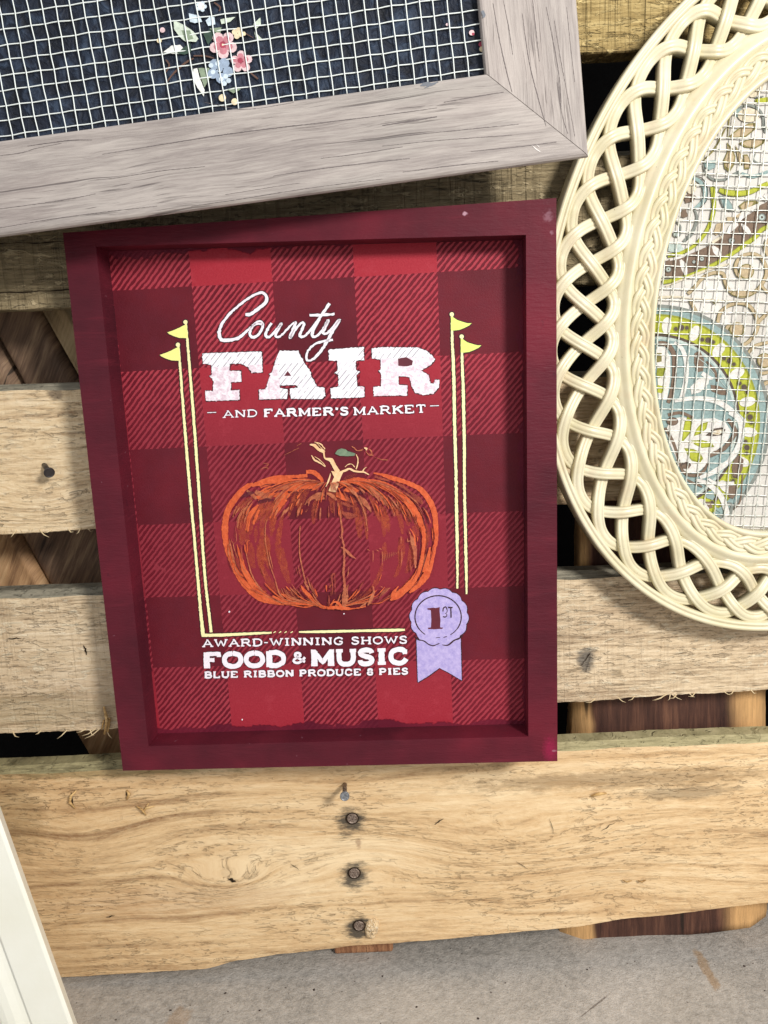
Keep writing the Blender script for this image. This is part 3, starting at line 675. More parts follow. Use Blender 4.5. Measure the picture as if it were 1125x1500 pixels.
Rp = zr([(475,60),(560,48),(850,52),(930,80),(975,120),(998,150),(960,195),(880,240),(945,280),(960,345),(985,350),(1000,315),(1030,318),(1028,380),(985,430),(900,442),(835,425),(805,370),(790,300),(755,288),(695,290),(698,358),(768,362),(768,445),(495,450),(490,375),(552,372),(555,270),(530,245),(555,228),(548,150),(480,140)])
Ah = zf([(748,300),(780,256),(810,300)]); Rh = zr([(692,142),(760,130),(815,160),(810,195),(765,207),(695,202)])
for P in (Fp, Ap, Ip, Rp):
    q = Print(sp_map, PD-.0001)
    for k, (ox, oy) in enumerate(((1.1,1.0),(-1.0,.6),(0,-1.0),(.8,-.8))): q.poly([(x+ox, y+oy) for x, y in P], 1, .9, .00004, seed=3)
    q.poly(P, 0, 1.5, .00028, seed=5, fr=.75)
    if P is Ap: q.poly(Ah, 2, .3, .0003)
    if P is Rp: q.poly(Rh, 2, .3, .0003)
    q.build("letter", [M_white, M_dk, M_plum], SIGN, PANEL)

# --- slab stroke font
SF = .16
G = {
 'A': (1.05, [[(.08,0),(.5,1),(.92,0)], [(.25,.34),(.75,.34)]], [(-.04,0,.24,0),(.76,0,1.04,0),(.38,1,.56,1)]),
 'N': (1.05, [[(.14,0),(.14,1)], [(.14,1),(.86,0)], [(.86,0),(.86,1)]], [(0,0,.3,0),(0,1,.22,1),(.7,1,1,1)]),
 'D': (1.0, [[(.16,0),(.16,1)], [(.16,1),(.6,1),(.88,.75),(.92,.5),(.88,.25),(.6,0),(.16,0)]], [(0,0,.3,0),(0,1,.3,1)]),
 'F': (.9, [[(.16,0),(.16,1)], [(.16,1),(.88,1),(.88,.75)], [(.16,.52),(.62,.52)]], [(0,0,.36,0),(0,1,.3,1)]),
 'R': (1.05, [[(.16,0),(.16,1)], [(.16,1),(.66,1),(.82,.76),(.66,.52),(.16,.52)], [(.55,.52),(.84,.04),(.98,.06)]], [(0,0,.34,0),(0,1,.3,1)]),
 'M': (1.2, [[(.14,0),(.14,1)], [(.14,1),(.5,.15),(.86,1)], [(.86,1),(.86,0)]], [(0,0,.28,0),(.72,0,1,0),(0,1,.2,1),(.8,1,1,1)]),
 'E': (.95, [[(.16,0),(.16,1)], [(.16,1),(.86,1),(.86,.76)], [(.16,.52),(.62,.52)], [(.16,0),(.9,0),(.9,.24)]], [(0,0,.3,0),(0,1,.3,1)]),
 "'": (.35, [[(.5,1.05),(.4,.7)]], []),
 'S': (.85, [[(.84,.78),(.76,.96),(.5,1.02),(.2,.94),(.16,.72),(.4,.56),(.72,.44),(.86,.26),(.72,.04),(.4,-.02),(.16,.08),(.12,.26)]], []),
 'K': (1.05, [[(.16,0),(.16,1)], [(.85,1),(.2,.45)], [(.42,.6),(.88,0)]], [(0,0,.34,0),(0,1,.34,1),(.68,1,1,1),(.72,0,1.02,0)]),
 'T': (.95, [[(.5,0),(.5,1)], [(.08,.74),(.08,1),(.92,1),(.92,.74)]], [(.3,0,.7,0)]),
 'W': (1.35, [[(.08,1),(.3,0),(.5,.85),(.7,0),(.92,1)]], [(-.02,1,.2,1),(.8,1,1.02,1)]),
 'I': (.55, [[(.5,0),(.5,1)]], [(.12,0,.88,0),(.12,1,.88,1)]),
 'G': (1.05, [[(.86,.76),(.76,.94),(.5,1.02),(.2,.86),(.1,.5),(.2,.14),(.5,-.02),(.78,.08),(.84,.42),(.56,.42)]], []),
 'H': (1.05, [[(.16,0),(.16,1)], [(.84,0),(.84,1)], [(.16,.5),(.84,.5)]], [(0,0,.32,0),(.68,0,1,0),(0,1,.32,1),(.68,1,1,1)]),
 'O': (1.05, [[(.5,1.02),(.2,.88),(.08,.5),(.2,.12),(.5,-.02),(.8,.12),(.92,.5),(.8,.88),(.5,1.02)]], []),
 'B': (.98, [[(.16,0),(.16,1)], [(.16,1),(.66,1),(.8,.77),(.66,.54),(.16,.54)], [(.6,.52),(.86,.38),(.86,.14),(.64,0),(.16,0)]], [(0,0,.3,0),(0,1,.3,1)]),
 'L': (.88, [[(.16,0),(.16,1)], [(.16,0),(.86,0),(.88,.26)]], [(0,0,.3,0),(0,1,.36,1)]),
 'U': (1.05, [[(.16,1),(.16,.3),(.32,.02),(.66,.02),(.84,.3),(.84,1)]], [(0,1,.34,1),(.68,1,1,1)]),
 'P': (.95, [[(.16,0),(.16,1)], [(.16,1),(.7,1),(.86,.74),(.7,.46),(.16,.46)]], [(0,0,.38,0),(0,1,.3,1)]),
 'C': (1.0, [[(.86,.7),(.76,.94),(.5,1.02),(.2,.86),(.1,.5),(.2,.14),(.5,-.02),(.78,.08),(.9,.3)]], [(.86,.66,.88,1.0)]),
 '&': (1.0, [[(.92,.5),(.6,.06),(.3,-.02),(.1,.2),(.28,.46),(.58,.68),(.56,.94),(.36,1),(.24,.84),(.36,.56),(.9,.02)]], []),
 '8': (.8, [[(.5,.54),(.2,.72),(.26,.96),(.5,1.02),(.74,.96),(.8,.72),(.5,.54),(.14,.32),(.2,.06),(.5,-.02),(.8,.06),(.86,.32),(.5,.54)]], []),
 '-': (.45, [[(.1,.45),(.9,.45)]], []), '_': (.9, [[(.0,.45),(1,.45)]], []),
 ' ': (.45, [], []),
}
def text(pr, s, p0, p1, h, sw, gap=.16, mi=0, bold=None, amp=.35):
    """baseline from p0 to p1 (px); h cap height px; sw stroke px"""
    tot = sum(G[c][0] for c in s)+gap*(len(s)-1); L = math.hypot(p1[0]-p0[0], p1[1]-p0[1]); k = L/tot
    ux, uy = (p1[0]-p0[0])/L, (p1[1]-p0[1])/L; pos = 0
    for i, c in enumerate(s):
        wd, st, se = G[c]; b = sw*(bold(i) if bold else 1)
        T = lambda x, y: (p0[0]+ux*(pos+x*wd)*k + uy*y*h, p0[1]+uy*(pos+x*wd)*k - ux*y*h)
        for q in st:
            for mm, e in ((1, 1.7), (0, 0)):
                if mm == 1 or True:
                    P = [T(*v) for v in q]; vert = 1.0
                    # heavy verticals, lighter horizontals
                    if len(P) == 2:
                        hz = abs(P[0][1]-P[1][1]) < .35*abs(P[0][0]-P[1][0]); wv = b*(.72 if hz else 1.15)
                        pr.stroke([(x, y, wv+e) for x, y in P], mi=mi+mm, amp=amp, th=.00004 if mm else .00018, sm=False, seed=i)
                    else:
                        sm = c in "SOCG&8UDRPB"
                        pr.stroke([(x, y, b*(.95 if sm else .8)+e) for x, y in P], mi=mi+mm, amp=amp, th=.00004 if mm else .00018, sm=sm, seed=i)
        for (xa, ya, xb, yb_) in se:
            a = T(xa, ya); c2 = T(xb, yb_)
            pr.stroke([(a[0], a[1], b*.62), (c2[0], c2[1], b*.62)], mi=mi, amp=amp*.5, th=.0002, sm=False, seed=i)
        pos += wd+gap
q = Print(sp_map, PD-.0001)
text(q, "_", (304,608.5), (317,608), 9, 1.6); text(q, "_", (630,598.6), (643,598.2), 9, 1.6)
text(q, "AND ", (327,611.5), (386,609.5), 9.5, 1.9); text(q, "FARMER'S", (387,610), (511,607), 10, 3.1, amp=.9); text(q, "MARKET", (518,607.5), (624,603.5), 10.5, 2.4, amp=.6)
q.build("small_lettering", [M_white2, M_dk], SIGN, PANEL)
q = Print(sp_map, PD-.0001)
text(q, "AWARD-WINNING SHOWS", (297,947), (597,941.5), 9.5, 2.4, amp=.6)
q.build("small_lettering", [M_white2, M_dk], SIGN, PANEL)
for wd_, a_, b_, h_, s_ in (("FOOD", (299,976.5), (418,974), 18.5, 7.6), ("&", (428,971), (449,969.5), 14, 4.0), ("MUSIC", (456,973.5), (598,970.5), 19.5, 7.6)):
    q = Print(sp_map, PD-.0001); text(q, wd_, a_, b_, h_, s_, gap=.10, amp=.8); q.build("bold_lettering", [M_white2, M_dk], SIGN, PANEL)
q = Print(sp_map, PD-.0001)
text(q, "BLUE RIBBON PRODUCE 8 PIES", (300,992.5), (598,986.5), 8, 2.7, amp=.6)
q.build("small_lettering", [M_white2, M_dk], SIGN, PANEL)

# --- flags and poles
zl = lambda pts: Zm(pts, 220, 450, 11.25); zg = lambda pts: Zm(pts, 630, 445, 11.25)
def flag(pl_, tr, pole, mf, mp):
    f = [tr(x, y) if callable(tr) else None for x, y in pl_] if False else None
def make_flag(poly, ball, pole, mflag):
    pole = [(x, y, w_*.86) for x, y, w_ in pole]
    q = Print(sp_map, PD-.0001)
    for ox, oy in ((1.3,1.0),(-1.3,.6),(0,-1.3),(-.5,1.4)): q.poly([(x+ox, y+oy) for x, y in poly], 2, .2, .00004)
    q.dot(ball[0], ball[1], 4.6, mi=2); q.stroke([(x, y, w_+2.9) for x, y, w_ in pole], mi=2, amp=.7, th=.00004)
    q.poly(poly, 0, .2, .00022); q.stroke(pole, mi=1, amp=.9, th=.0002); q.dot(ball[0], ball[1], 3.1, mi=1)
    q.build("flag", [mflag, M_yel2, M_dk], SIGN, PANEL)
tL = zl([(600,285),(555,300),(490,335),(400,375),(285,415),(310,440),(400,480),(480,505),(585,510),(625,505)])
make_flag(tL, (271.8,471.8), [(272.5,474,3.6),(274.5,497,3.9),(278.5,545,4.2),(286,640,4.6),(293,740,4.4),(300,840,4.4),(306.5,900,4.2),(309.5,926,4.6)], M_yel)
tL2 = [(x-11, y+33) for x, y in tL]
make_flag(tL2, (260.8,505), [(261.5,507,3.6),(263.5,530,3.9),(268,590,4.2),(276,690,4.4),(285,790,4.4),(291,860,4.6),(295,905,5.2),(298,932,6.0)], M_yel)
tR = zg([(345,205),(385,225),(450,270),(540,300),(620,322),(685,320),(640,360),(560,400),(480,430),(400,440),(345,440)])
make_flag(tR, (661.8,460.5), [(662,463,3.6),(662.5,500,4.2),(664.5,545,5.2),(666,620,5.0),(668,700,4.6),(669,760,5.0),(670,810,4.4),(670,862,3.0)], M_grn)
tR2 = [(x+14.3, y+32.3) for x, y in tR]
make_flag(tR2, (676.3,493), [(676.5,495,3.6),(677,530,4.2),(678.5,570,5.0),(680,640,4.8),(680.5,720,4.4),(682,790,4.6),(683,840,4.4),(683.5,870,2.6)], M_grn)
q = Print(sp_map, PD-.0001)
B1 = [(296,930.5,4.4),(330,929.8,4.2),(370,927.8,3.6),(398,926.6,2.4)]; B2 = [(438,925.6,2.2),(470,925.2,3.6),(530,923.8,3.4),(575,923,4.2),(593,922.4,2.6)]
for B in (B1, B2): q.stroke([(x, y, w_+2.6) for x, y, w_ in B], mi=1, amp=.4, th=.00004); q.stroke(B, mi=0, amp=.5, th=.0002)
for x in (402, 410, 418, 427): q.stroke([(x-1.5,927,.6),(x+1.8,925,1.7)], mi=0, amp=.2, sm=False)
q.build("ground_line", [M_yel2, M_dk], SIGN, PANEL)

# --- pumpkin
q = Print(sp_map, PD-.0001)
z4 = lambda pts: Zm(pts, 310, 640, 5.625); z5 = lambda pts: Zm(pts, 480, 640, 6.25); z6 = lambda pts: Zm(pts, 310, 770, 6.25); z7 = lambda pts: Zm(pts, 480, 770, 6.25)
O_, P2, C_, Gn, Br = 0, 1, 2, 3, 4
def st(tr, pts, mi=O_, amp=1.1, seed=0): q.stroke(tr(pts), mi=mi, amp=amp, seed=seed or random.random()*50)
def taper(pts, a=.3): return pts
for k in range(64):
    kk = random.choice((-1, 1))*random.uniform(.45, 1) if k % 3 else random.uniform(-.9, .9); ty = -.75+random.random()*.5 if k % 3 == 0 else random.uniform(-.6, .75)
    L_ = random.uniform(.25, .55); w_ = random.uniform(4, 9); Pp = []
    for j in range(6):
        yy = max(-.95, min(.95, ty+L_*(j/5-.5))); xx = kk*.95*(1-abs(yy)**2.6)**.5; Pp.append((484+157*xx, 794+96*yy, w_*(.3+math.sin(math.pi*(j+.3)/5.6))))
    q.stroke(Pp, mi=6, amp=1.4, seed=k*1.7, th=.00003)
# left side
st(z4, [(345,385,20),(290,410,40),(230,465,48),(165,550,52),(125,640,50),(112,720,50),(112,788,54)])
st(z6, [(125,0,58),(125,100,54),(150,230,48),(195,350,48),(250,455,55),(320,550,60),(400,630,62),(480,680,45),(560,705,22),(650,725,6)])
st(z4, [(330,400,20),(420,375,45),(520,345,50),(600,330,30),(700,325,24),(790,318,30)]); st(z4, [(400,410,26),(500,370,40),(600,360,50),(700,375,46),(760,395,70),(830,400,50),(880,395,22)])
st(z4, [(640,395,30),(700,410,50),(790,405,50),(850,420,12)]); st(z4, [(780,290,26),(840,290,36),(890,330,34),(912,370,20),(870,420,14),(820,440,6)])
st(z4, [(400,470,40),(480,430,50),(560,420,34),(640,420,50),(720,440,26)]); st(z4, [(340,480,8),(400,500,34),(480,480,30),(560,480,44),(630,460,44)])
st(z4, [(360,450,30),(430,480,46),(500,500,30)], P2)
st(z4, [(290,440,16),(330,470,30),(370,510,20)], P2); st(z4, [(640,470,30),(580,520,40),(530,570,30),(505,620,16),(480,670,6)]); st(z4, [(620,520,18),(570,570,26),(530,630,20),(515,670,5)])
st(z4, [(385,560,12),(350,600,34),(315,650,36),(300,710,24),(285,770,8)]); st(z4, [(390,600,10),(370,650,26),(345,720,16)]); st(z4, [(300,570,8),(270,600,18),(262,640,10),(255,670,3)], P2)
st(z4, [(210,570,8),(185,620,10),(180,660,4)], P2); st(z4, [(240,620,6),(222,680,14),(215,750,5)], P2); st(z4, [(610,600,16),(590,630,12),(575,660,3)], P2)
st(z4, [(460,680,5),(445,730,7),(440,788,7)], P2, .3)
st(z4, [(930,470,30),(880,480,44),(830,500,34),(790,530,20),(770,560,4)], P2); st(z4, [(930,500,26),(860,520,10)], P2); st(z4, [(860,560,8),(872,600,12),(850,620,3)], Br); st(z4, [(800,590,4),(770,620,7)], Br); st(z4, [(640,580,20),(600,625,14)], P2)
# dark accents
st(z4, [(705,350,14),(730,365,34),(775,385,10)], 5, .4); st(z4, [(400,415,3),(450,392,9),(560,388,5),(575,400,3)], 5, .3); st(z4, [(630,455,8),(700,450,9),(715,462,4),(690,480,5)], 5, .3); st(z4, [(740,430,7),(830,432,5)], 5, .3); st(z4, [(460,440,14),(520,410,40),(560,400,10)], 5, .8)
st(z4, [(245,500,14),(300,470,36),(350,455,12)], 5, .8); st(z4, [(385,540,20),(450,520,34),(510,520,16)], 5, .9)
# right side
st(z5, [(110,430,40),(180,410,40),(260,400,60),(340,430,90),(400,470,60)]); st(z5, [(100,480,8),(170,430,22),(240,400,30)]); st(z5, [(150,490,12),(210,480,56),(290,500,30)])
st(z5, [(75,530,40),(110,530,50),(150,560,40),(190,570,20)]); st(z5, [(370,395,16),(480,420,44),(580,470,60),(660,530,62),(740,600,64),(800,680,58),(850,780,56),(880,875,48)])
st(z5, [(420,330,8),(500,345,26),(590,375,40),(690,405,40),(780,440,40),(850,480,46),(910,550,50),(960,640,52),(985,740,48),(990,875,46)])
st(z5, [(330,430,20),(420,500,70),(500,560,30)], P2); st(z5, [(270,540,20),(330,590,50),(380,650,26),(400,690,6)], P2); st(z5, [(480,560,30),(520,600,30),(560,640,6)], P2)
st(z5, [(430,360,16),(500,385,20),(560,400,14)], Br); st(z5, [(620,420,20),(700,460,26),(760,510,20)], Br); st(z5, [(760,510,10),(820,560,50),(870,610,20)], Br, .6)
st(z5, [(265,545,10),(310,620,14),(345,710,13),(352,760,9),(365,860,6)], P2, .5); st(z5, [(92,600,12),(115,690,16),(125,780,15),(140,875,14)], P2, .6)
st(z5, [(120,600,10),(180,625,30),(240,640,6)], Br); st(z5, [(130,680,10),(190,720,60),(270,715,16)], Br, 1.2); st(z5, [(160,545,10),(210,580,40),(270,590,8)], Br, .6)
for k in range(34):
    t = random.random(); bx_ = 420+330*t+random.uniform(-40,40); by_ = 560+110*t+random.uniform(-60,50); L_ = random.uniform(10,34)
    st(z5, [(bx_, by_, random.uniform(3,9)), (bx_+L_*.35, by_+L_*.8, random.uniform(5,13)), (bx_+L_*.5, by_+L_*1.5, 2)], random.choice([O_, P2, P2, Br]), .5)
for k in range(26):
    t = random.random(); bx_ = 640+180*t; by_ = 600+150*t+random.uniform(-30,60); L_ = random.uniform(20,60)
    st(z5, [(bx_, by_, 2), (bx_+L_*.3, by_+L_*.7, random.uniform(3,8)), (bx_+L_*.4, by_+L_*1.3, 2)], random.choice([P2, 5, Br]), .4)
# ridge separators over the orange
st(z5, [(370,430,4),(450,470,7),(560,560,5),(640,650,4)], 5, .3); st(z5, [(490,395,5),(620,430,7),(740,520,9),(820,610,9),(870,720,12),(900,875,16)], 5, .6); st(z5, [(230,425,10),(170,455,8),(100,490,6)], 5, .3); st(z5, [(130,495,5),(200,525,8),(260,560,6),(300,620,4)], 5, .3); st(z5, [(265,515,14),(300,505,34),(325,515,8)], 5, .3)
st(z5, [(870,640,18),(905,690,22),(920,780,12)], 5, .8); st(z5, [(560,460,6),(640,540,10),(700,590,4)], Br, .4)
for k in range(5): st(z5, [(140+k*22,400-k*6,3),(160+k*22,375-k*5,5),(190+k*20,345-k*3,2)], Br, .2)
# lower left
st(z6, [(165,120,5),(180,200,14),(205,290,12),(225,370,6)], P2); st(z6, [(235,170,5),(250,230,18),(275,310,30),(300,400,46),(350,490,52),(400,560,52),(460,620,60),(520,665,50),(600,700,24),(660,725,5)])
st(z6, [(195,140,3),(210,210,7),(240,290,8)], P2, .4); st(z6, [(262,80,3),(262,130,4)], P2, .2); st(z6, [(225,420,16),(290,500,34),(360,580,26)]); st(z6, [(310,200,5),(330,300,8),(365,430,11),(410,520,12),(470,600,14)], P2, .5)
st(z6, [(262,450,5),(300,480,8),(320,505,4)], 5, .2); st(z6, [(210,300,3),(240,380,8),(275,430,3)], 5, .3)
st(z6, [(497,0,7),(493,120,8),(510,230,9),(535,350,9),(580,480,9),(615,600,13),(660,670,22),(700,705,18)], P2, .5); st(z6, [(528,235,7),(550,330,8),(565,395,3)], P2, .3)
st(z6, [(812,0,7),(806,150,9),(812,280,10),(840,420,11),(865,520,14)], P2, .4); st(z6, [(818,545,14),(860,600,30),(905,650,34),(945,700,34),(1000,735,30),(1080,752,22),(1125,755,22)])
st(z6, [(850,510,8),(880,560,22),(890,590,4)], P2); st(z6, [(880,470,5),(900,540,10),(930,600,10),(950,630,3)], P2, .4); st(z6, [(640,620,6),(700,650,34),(760,690,20),(830,705,34),(900,690,8)]); st(z6, [(560,640,14),(620,670,26),(700,700,20)])
st(z6, [(600,720,5),(690,715,14),(760,725,12),(860,742,10),(960,715,12)]); st(z6, [(1125,670,6),(1100,720,16),(1080,745,14)])
for k in range(14): x = 640+k*11; st(z6, [(x,560+random.uniform(0,30),2),(x+30,610+random.uniform(0,30),5),(x+60,660,2)], random.choice([P2,Br]), .3)
st(z6, [(775,380,3),(790,440,4)], Br, .2); st(z6, [(1105,430,4),(1110,560,9),(1108,630,3)], Br, .4); st(z6, [(1075,550,8),(1095,540,14)], Br, .4)
for k in range(330):
    kk = random.uniform(-1, 1); kk = math.copysign(abs(kk)**.75, kk); top = random.random()
    ty = -1+random.random()**1.5*.62 if top < .56 else (random.uniform(-.5,.55) if top < .78 else 1-random.random()**1.6*.35)
    if abs(ty) < .45 and abs(kk) < .74: continue
    L_ = random.uniform(.07, .24); w_ = random.uniform(.7, 2.4); Pp = []
    for j in range(5):
        yy = max(-.985, min(.985, ty+L_*(j/4-.5))); xx = kk*(1-abs(yy)**2.6)**.5*(1 if yy > 0 else .97+.0*yy)
        dip = 9*math.exp(-(xx/.22)**2) if yy < 0 else -5*abs(math.sin(xx*7))
        Pp.append((484+157*xx, 794+98*yy+dip, w_*math.sin(math.pi*(j+.5)/5)))
    q.stroke(Pp, mi=random.choice([O_, O_, P2, P2, Br, Br]), amp=.5, seed=k)
# lower right and middle rib
st(z7, [(132,0,12),(135,90,12),(148,160,14),(155,240,16),(155,340,18),(148,420,18),(155,500,18),(160,570,24),(155,650,40),(150,745,34)], P2, 1.2); st(z7, [(0,745,20),(70,740,30),(150,748,32),(230,750,14),(300,742,10),(350,728,12)])
st(z7, [(180,560,4),(185,620,14),(170,700,30)], P2); st(z7, [(20,720,4),(60,690,14),(100,700,24),(130,740,20)]); st(z7, [(125,190,6),(165,210,12),(195,245,26),(230,275,14),(262,297,3)], P2, .5); st(z7, [(110,90,3),(125,110,5)], P2, .2)
st(z7, [(70,430,14),(40,450,16),(45,520,8),(48,620,3)], Br, .8); st(z7, [(68,440,6),(72,560,6),(70,620,2)], Br, .3); st(z7, [(20,560,14),(35,530,8)], Br, .5)
st(z7, [(415,545,8),(425,590,18),(410,640,30),(390,690,26),(370,720,10)], P2); st(z7, [(300,735,8),(340,710,20),(365,680,8)], P2)
st(z7, [(870,0,34),(882,90,34),(878,190,30),(865,290,34),(840,390,44),(800,470,52),(745,540,60),(690,590,60),(630,640,60),(575,672,14)])
st(z7, [(990,0,44),(995,110,34),(975,210,34),(955,290,40),(935,370,50),(900,450,64),(850,510,56),(800,560,44),(750,605,14)]); st(z7, [(940,190,14),(925,260,30),(900,340,34),(880,420,30)])
st(z7, [(650,545,6),(610,600,30),(590,650,30)]); st(z7, [(700,560,4),(680,600,20)]); st(z7, [(740,30,4),(760,80,14),(785,150,44),(800,230,34),(802,310,26),(805,380,10)], P2); st(z7, [(755,20,4),(795,90,12),(800,180,10)], O_)
st(z7, [(760,300,5),(760,370,12),(770,420,4)], Br, .5)
st(z7, [(850,100,5),(845,250,7),(820,400,7),(770,500,4)], 5, .4); st(z7, [(915,140,6),(905,260,9),(870,380,8),(830,500,8),(770,560,5)], 5, .5); st(z7, [(975,180,4),(940,300,8),(930,350,4)], 5, .4)
for k in range(10): st(z7, [(500+k*17, 245-k*2+random.uniform(-6,6), 2), (503+k*16, 290-k*6, 4), (505+k*16, 325-k*9, 2)], P2, .2)
for x0_, y0_, y1_ in ((417,220,320),(502,230,350),(672,90,160),(678,210,360)): st(z7, [(x0_,y0_,3),(x0_+3,(y0_+y1_)/2,7),(x0_,y1_,2)], P2, .3)
for k in range(7): st(z7, [(210+k*12,700-k*3,2),(240+k*10,660,3),(250+k*10,630,1)], Br, .2)
for k in range(6): st(z7, [(470+k*14,660-k*12,2),(500+k*12,600-k*6,4),(530+k*10,560,1)], P2, .2)
for (x, y) in ((375,215),(460,220),(485,205),(495,550)): st(z7, [(x-10,y-6,2),(x,y,6),(x+12,y+8,2)], P2, .3)
q.build("pumpkin_painting", [M_or, M_pe, M_cr, M_gn, M_br, M_plum_s, M_wash], SIGN, PANEL)
q = Print(sp_map, PD-.0006)
q.poly(z4([(985,280),(1085,290),(1062,340),(1045,400),(1025,455),(965,445),(985,385),(1010,330)]), 0, .5)
for s, mi in (([(810,62,8),(850,70,26),(880,100,22),(925,120,30)],0), ([(850,42,4),(900,58,10),(935,100,8)],0), ([(925,120,14),(935,175,12),(985,190,34),(1010,235,34),(1040,290,40)],0), ([(860,42,4),(905,90,5),(935,120,6)],0),
              ([(825,150,5),(850,190,14),(890,210,12),(938,245,4)],0), ([(850,160,3),(900,195,7),(940,240,5)],0), ([(980,300,5),(968,350,14),(942,410,4)],0), ([(948,460,8),(990,480,30),(1030,520,14)],1), ([(705,72,3),(740,52,4)],1), ([(430,215,5),(470,225,8),(450,245,4)],1), ([(600,150,2),(720,90,3)],1), ([(400,270,3),(440,250,5),(470,260,3)],1)): q.stroke(z4(s), mi=mi, amp=.6)
for s, mi in (([(110,320,8),(160,308,20),(200,290,16),(240,310,18),(290,318,14),(330,320,12),(380,345,6)],0), ([(262,160,8),(278,200,9),(275,250,9),(260,295,10)],0), ([(160,275,4),(180,255,6),(215,245,6),(250,275,7)],0), ([(320,318,12),(335,290,9),(358,275,3)],0),
              ([(220,85,6),(245,100,12),(270,125,8),(310,120,12),(325,110,5)],1), ([(335,100,12),(360,105,16),(350,120,8)],0), ([(380,110,8),(400,130,12),(405,160,10),(385,155,6)],1), ([(350,130,5),(380,165,7),(420,165,4)],1), ([(430,185,4),(490,205,5),(550,210,8)],1)): q.stroke(z5(s), mi=mi, amp=.6)
q.poly(z5([(68,152),(90,120),(125,104),(165,112),(185,130),(215,138),(255,150),(245,172),(180,175),(110,172)]), 2, .4)
q.stroke(z5([(185,118,3),(210,130,5),(250,148,3)]), mi=3, amp=.2)
q.poly(z4([(1040,290),(1080,295),(1062,330)]), 0, .2)
q.build("stem_painting", [M_cr, M_pe, M_gn, M_plum], SIGN, PANEL)

# --- rosette
q = Print(sp_map, PD-.0001); rs = 1065/110
zz = lambda pts: Zm(pts, 590, 850, rs)
cxr, cyr = 515, 520; ros = []
NL = 14
for k in range(168):
    a_ = 2*math.pi*k/168; rr = 405+ 24*abs(math.cos((a_-.0)*NL/2+.3)) - 10; ros.append((cxr+rr*math.cos(a_), cyr-rr*math.sin(a_)*.985))
tail = [(195,830),(820,820),(828,1110),(835,1418),(680,1325),(520,1240),(370,1350),(215,1445),(205,1150)]
for P in (tail, ros):
    for ox, oy in ((12,10),(-12,6),(0,-12),(4,14)): q.poly(zz([(x+ox, y+oy) for x, y in P]), 1, .3, .00004)
q.poly(zz(tail), 0, .5, .00018)
q.stroke(zz([(165,790,10),(215,835,18),(300,855,16),(360,900,14),(430,925,18),(515,895,14),(560,908,8),(640,918,18),(720,860,22),(820,810,22),(850,780,8)]), mi=1, amp=.3, th=.0002)
q.poly(zz(ros), 0, .5, .00024)
q.stroke(zz([(180,815,10),(215,838,16),(300,858,14),(360,902,14),(430,925,16),(480,908,12),(520,892,12)]), mi=1, amp=.3, th=.0003); q.stroke(zz([(560,912,8),(640,918,18),(700,868,20),(760,835,20),(835,805,14)]), mi=1, amp=.3, th=.0003)
ring = [(cxr-14+328*math.cos(a_), cyr-4-300*math.sin(a_)) for a_ in [math.radians(d_) for d_ in range(-58, 242, 6)]]
q.stroke(zz([(x, y, 17 if 4 < i < 46 else 12) for i, (x, y) in enumerate(ring)]), mi=1, amp=.25, th=.0003)
q.stroke(zz([(470,812,8),(530,808,10)]), mi=1, amp=.2, th=.0003, sm=False); q.stroke(zz([(575,808,9),(625,795,12)]), mi=1, amp=.2, th=.0003, sm=False)
q.poly(zz([(350,395),(430,385),(470,392),(525,378),(522,430),(535,560),(530,665),(575,668),(560,685),(440,692),(360,688),(358,670),(400,665),(405,560),(398,420),(350,412)]), 2, .25, .0003)
q.stroke(zz([(570,440,14),(575,395,18),(605,375,18),(625,400,14),(628,450,10),(600,470,8)]), mi=1, amp=.3, th=.0003); q.stroke(zz([(568,510,12),(600,520,18),(625,500,12),(622,470,8)]), mi=1, amp=.3, th=.0003)
q.poly(zz([(640,372),(712,376),(705,392),(690,395),(695,525),(675,530),(672,395),(645,392)]), 1, .25, .0003)
q.build("rosette_print", [M_lil, M_dk, M_plum], SIGN, PANEL)
# paint specks
q = Print(sp_map, PD-.0001); 
for x, y in ((336,896),(504,899),(355,1054)):
    q = Print(sp_map, PD-.0001); q.dot(x, y, random.uniform(.9,1.7), mi=0, n=7, amp=.6); q.build("paint_speck", [M_white2], SIGN, PANEL)

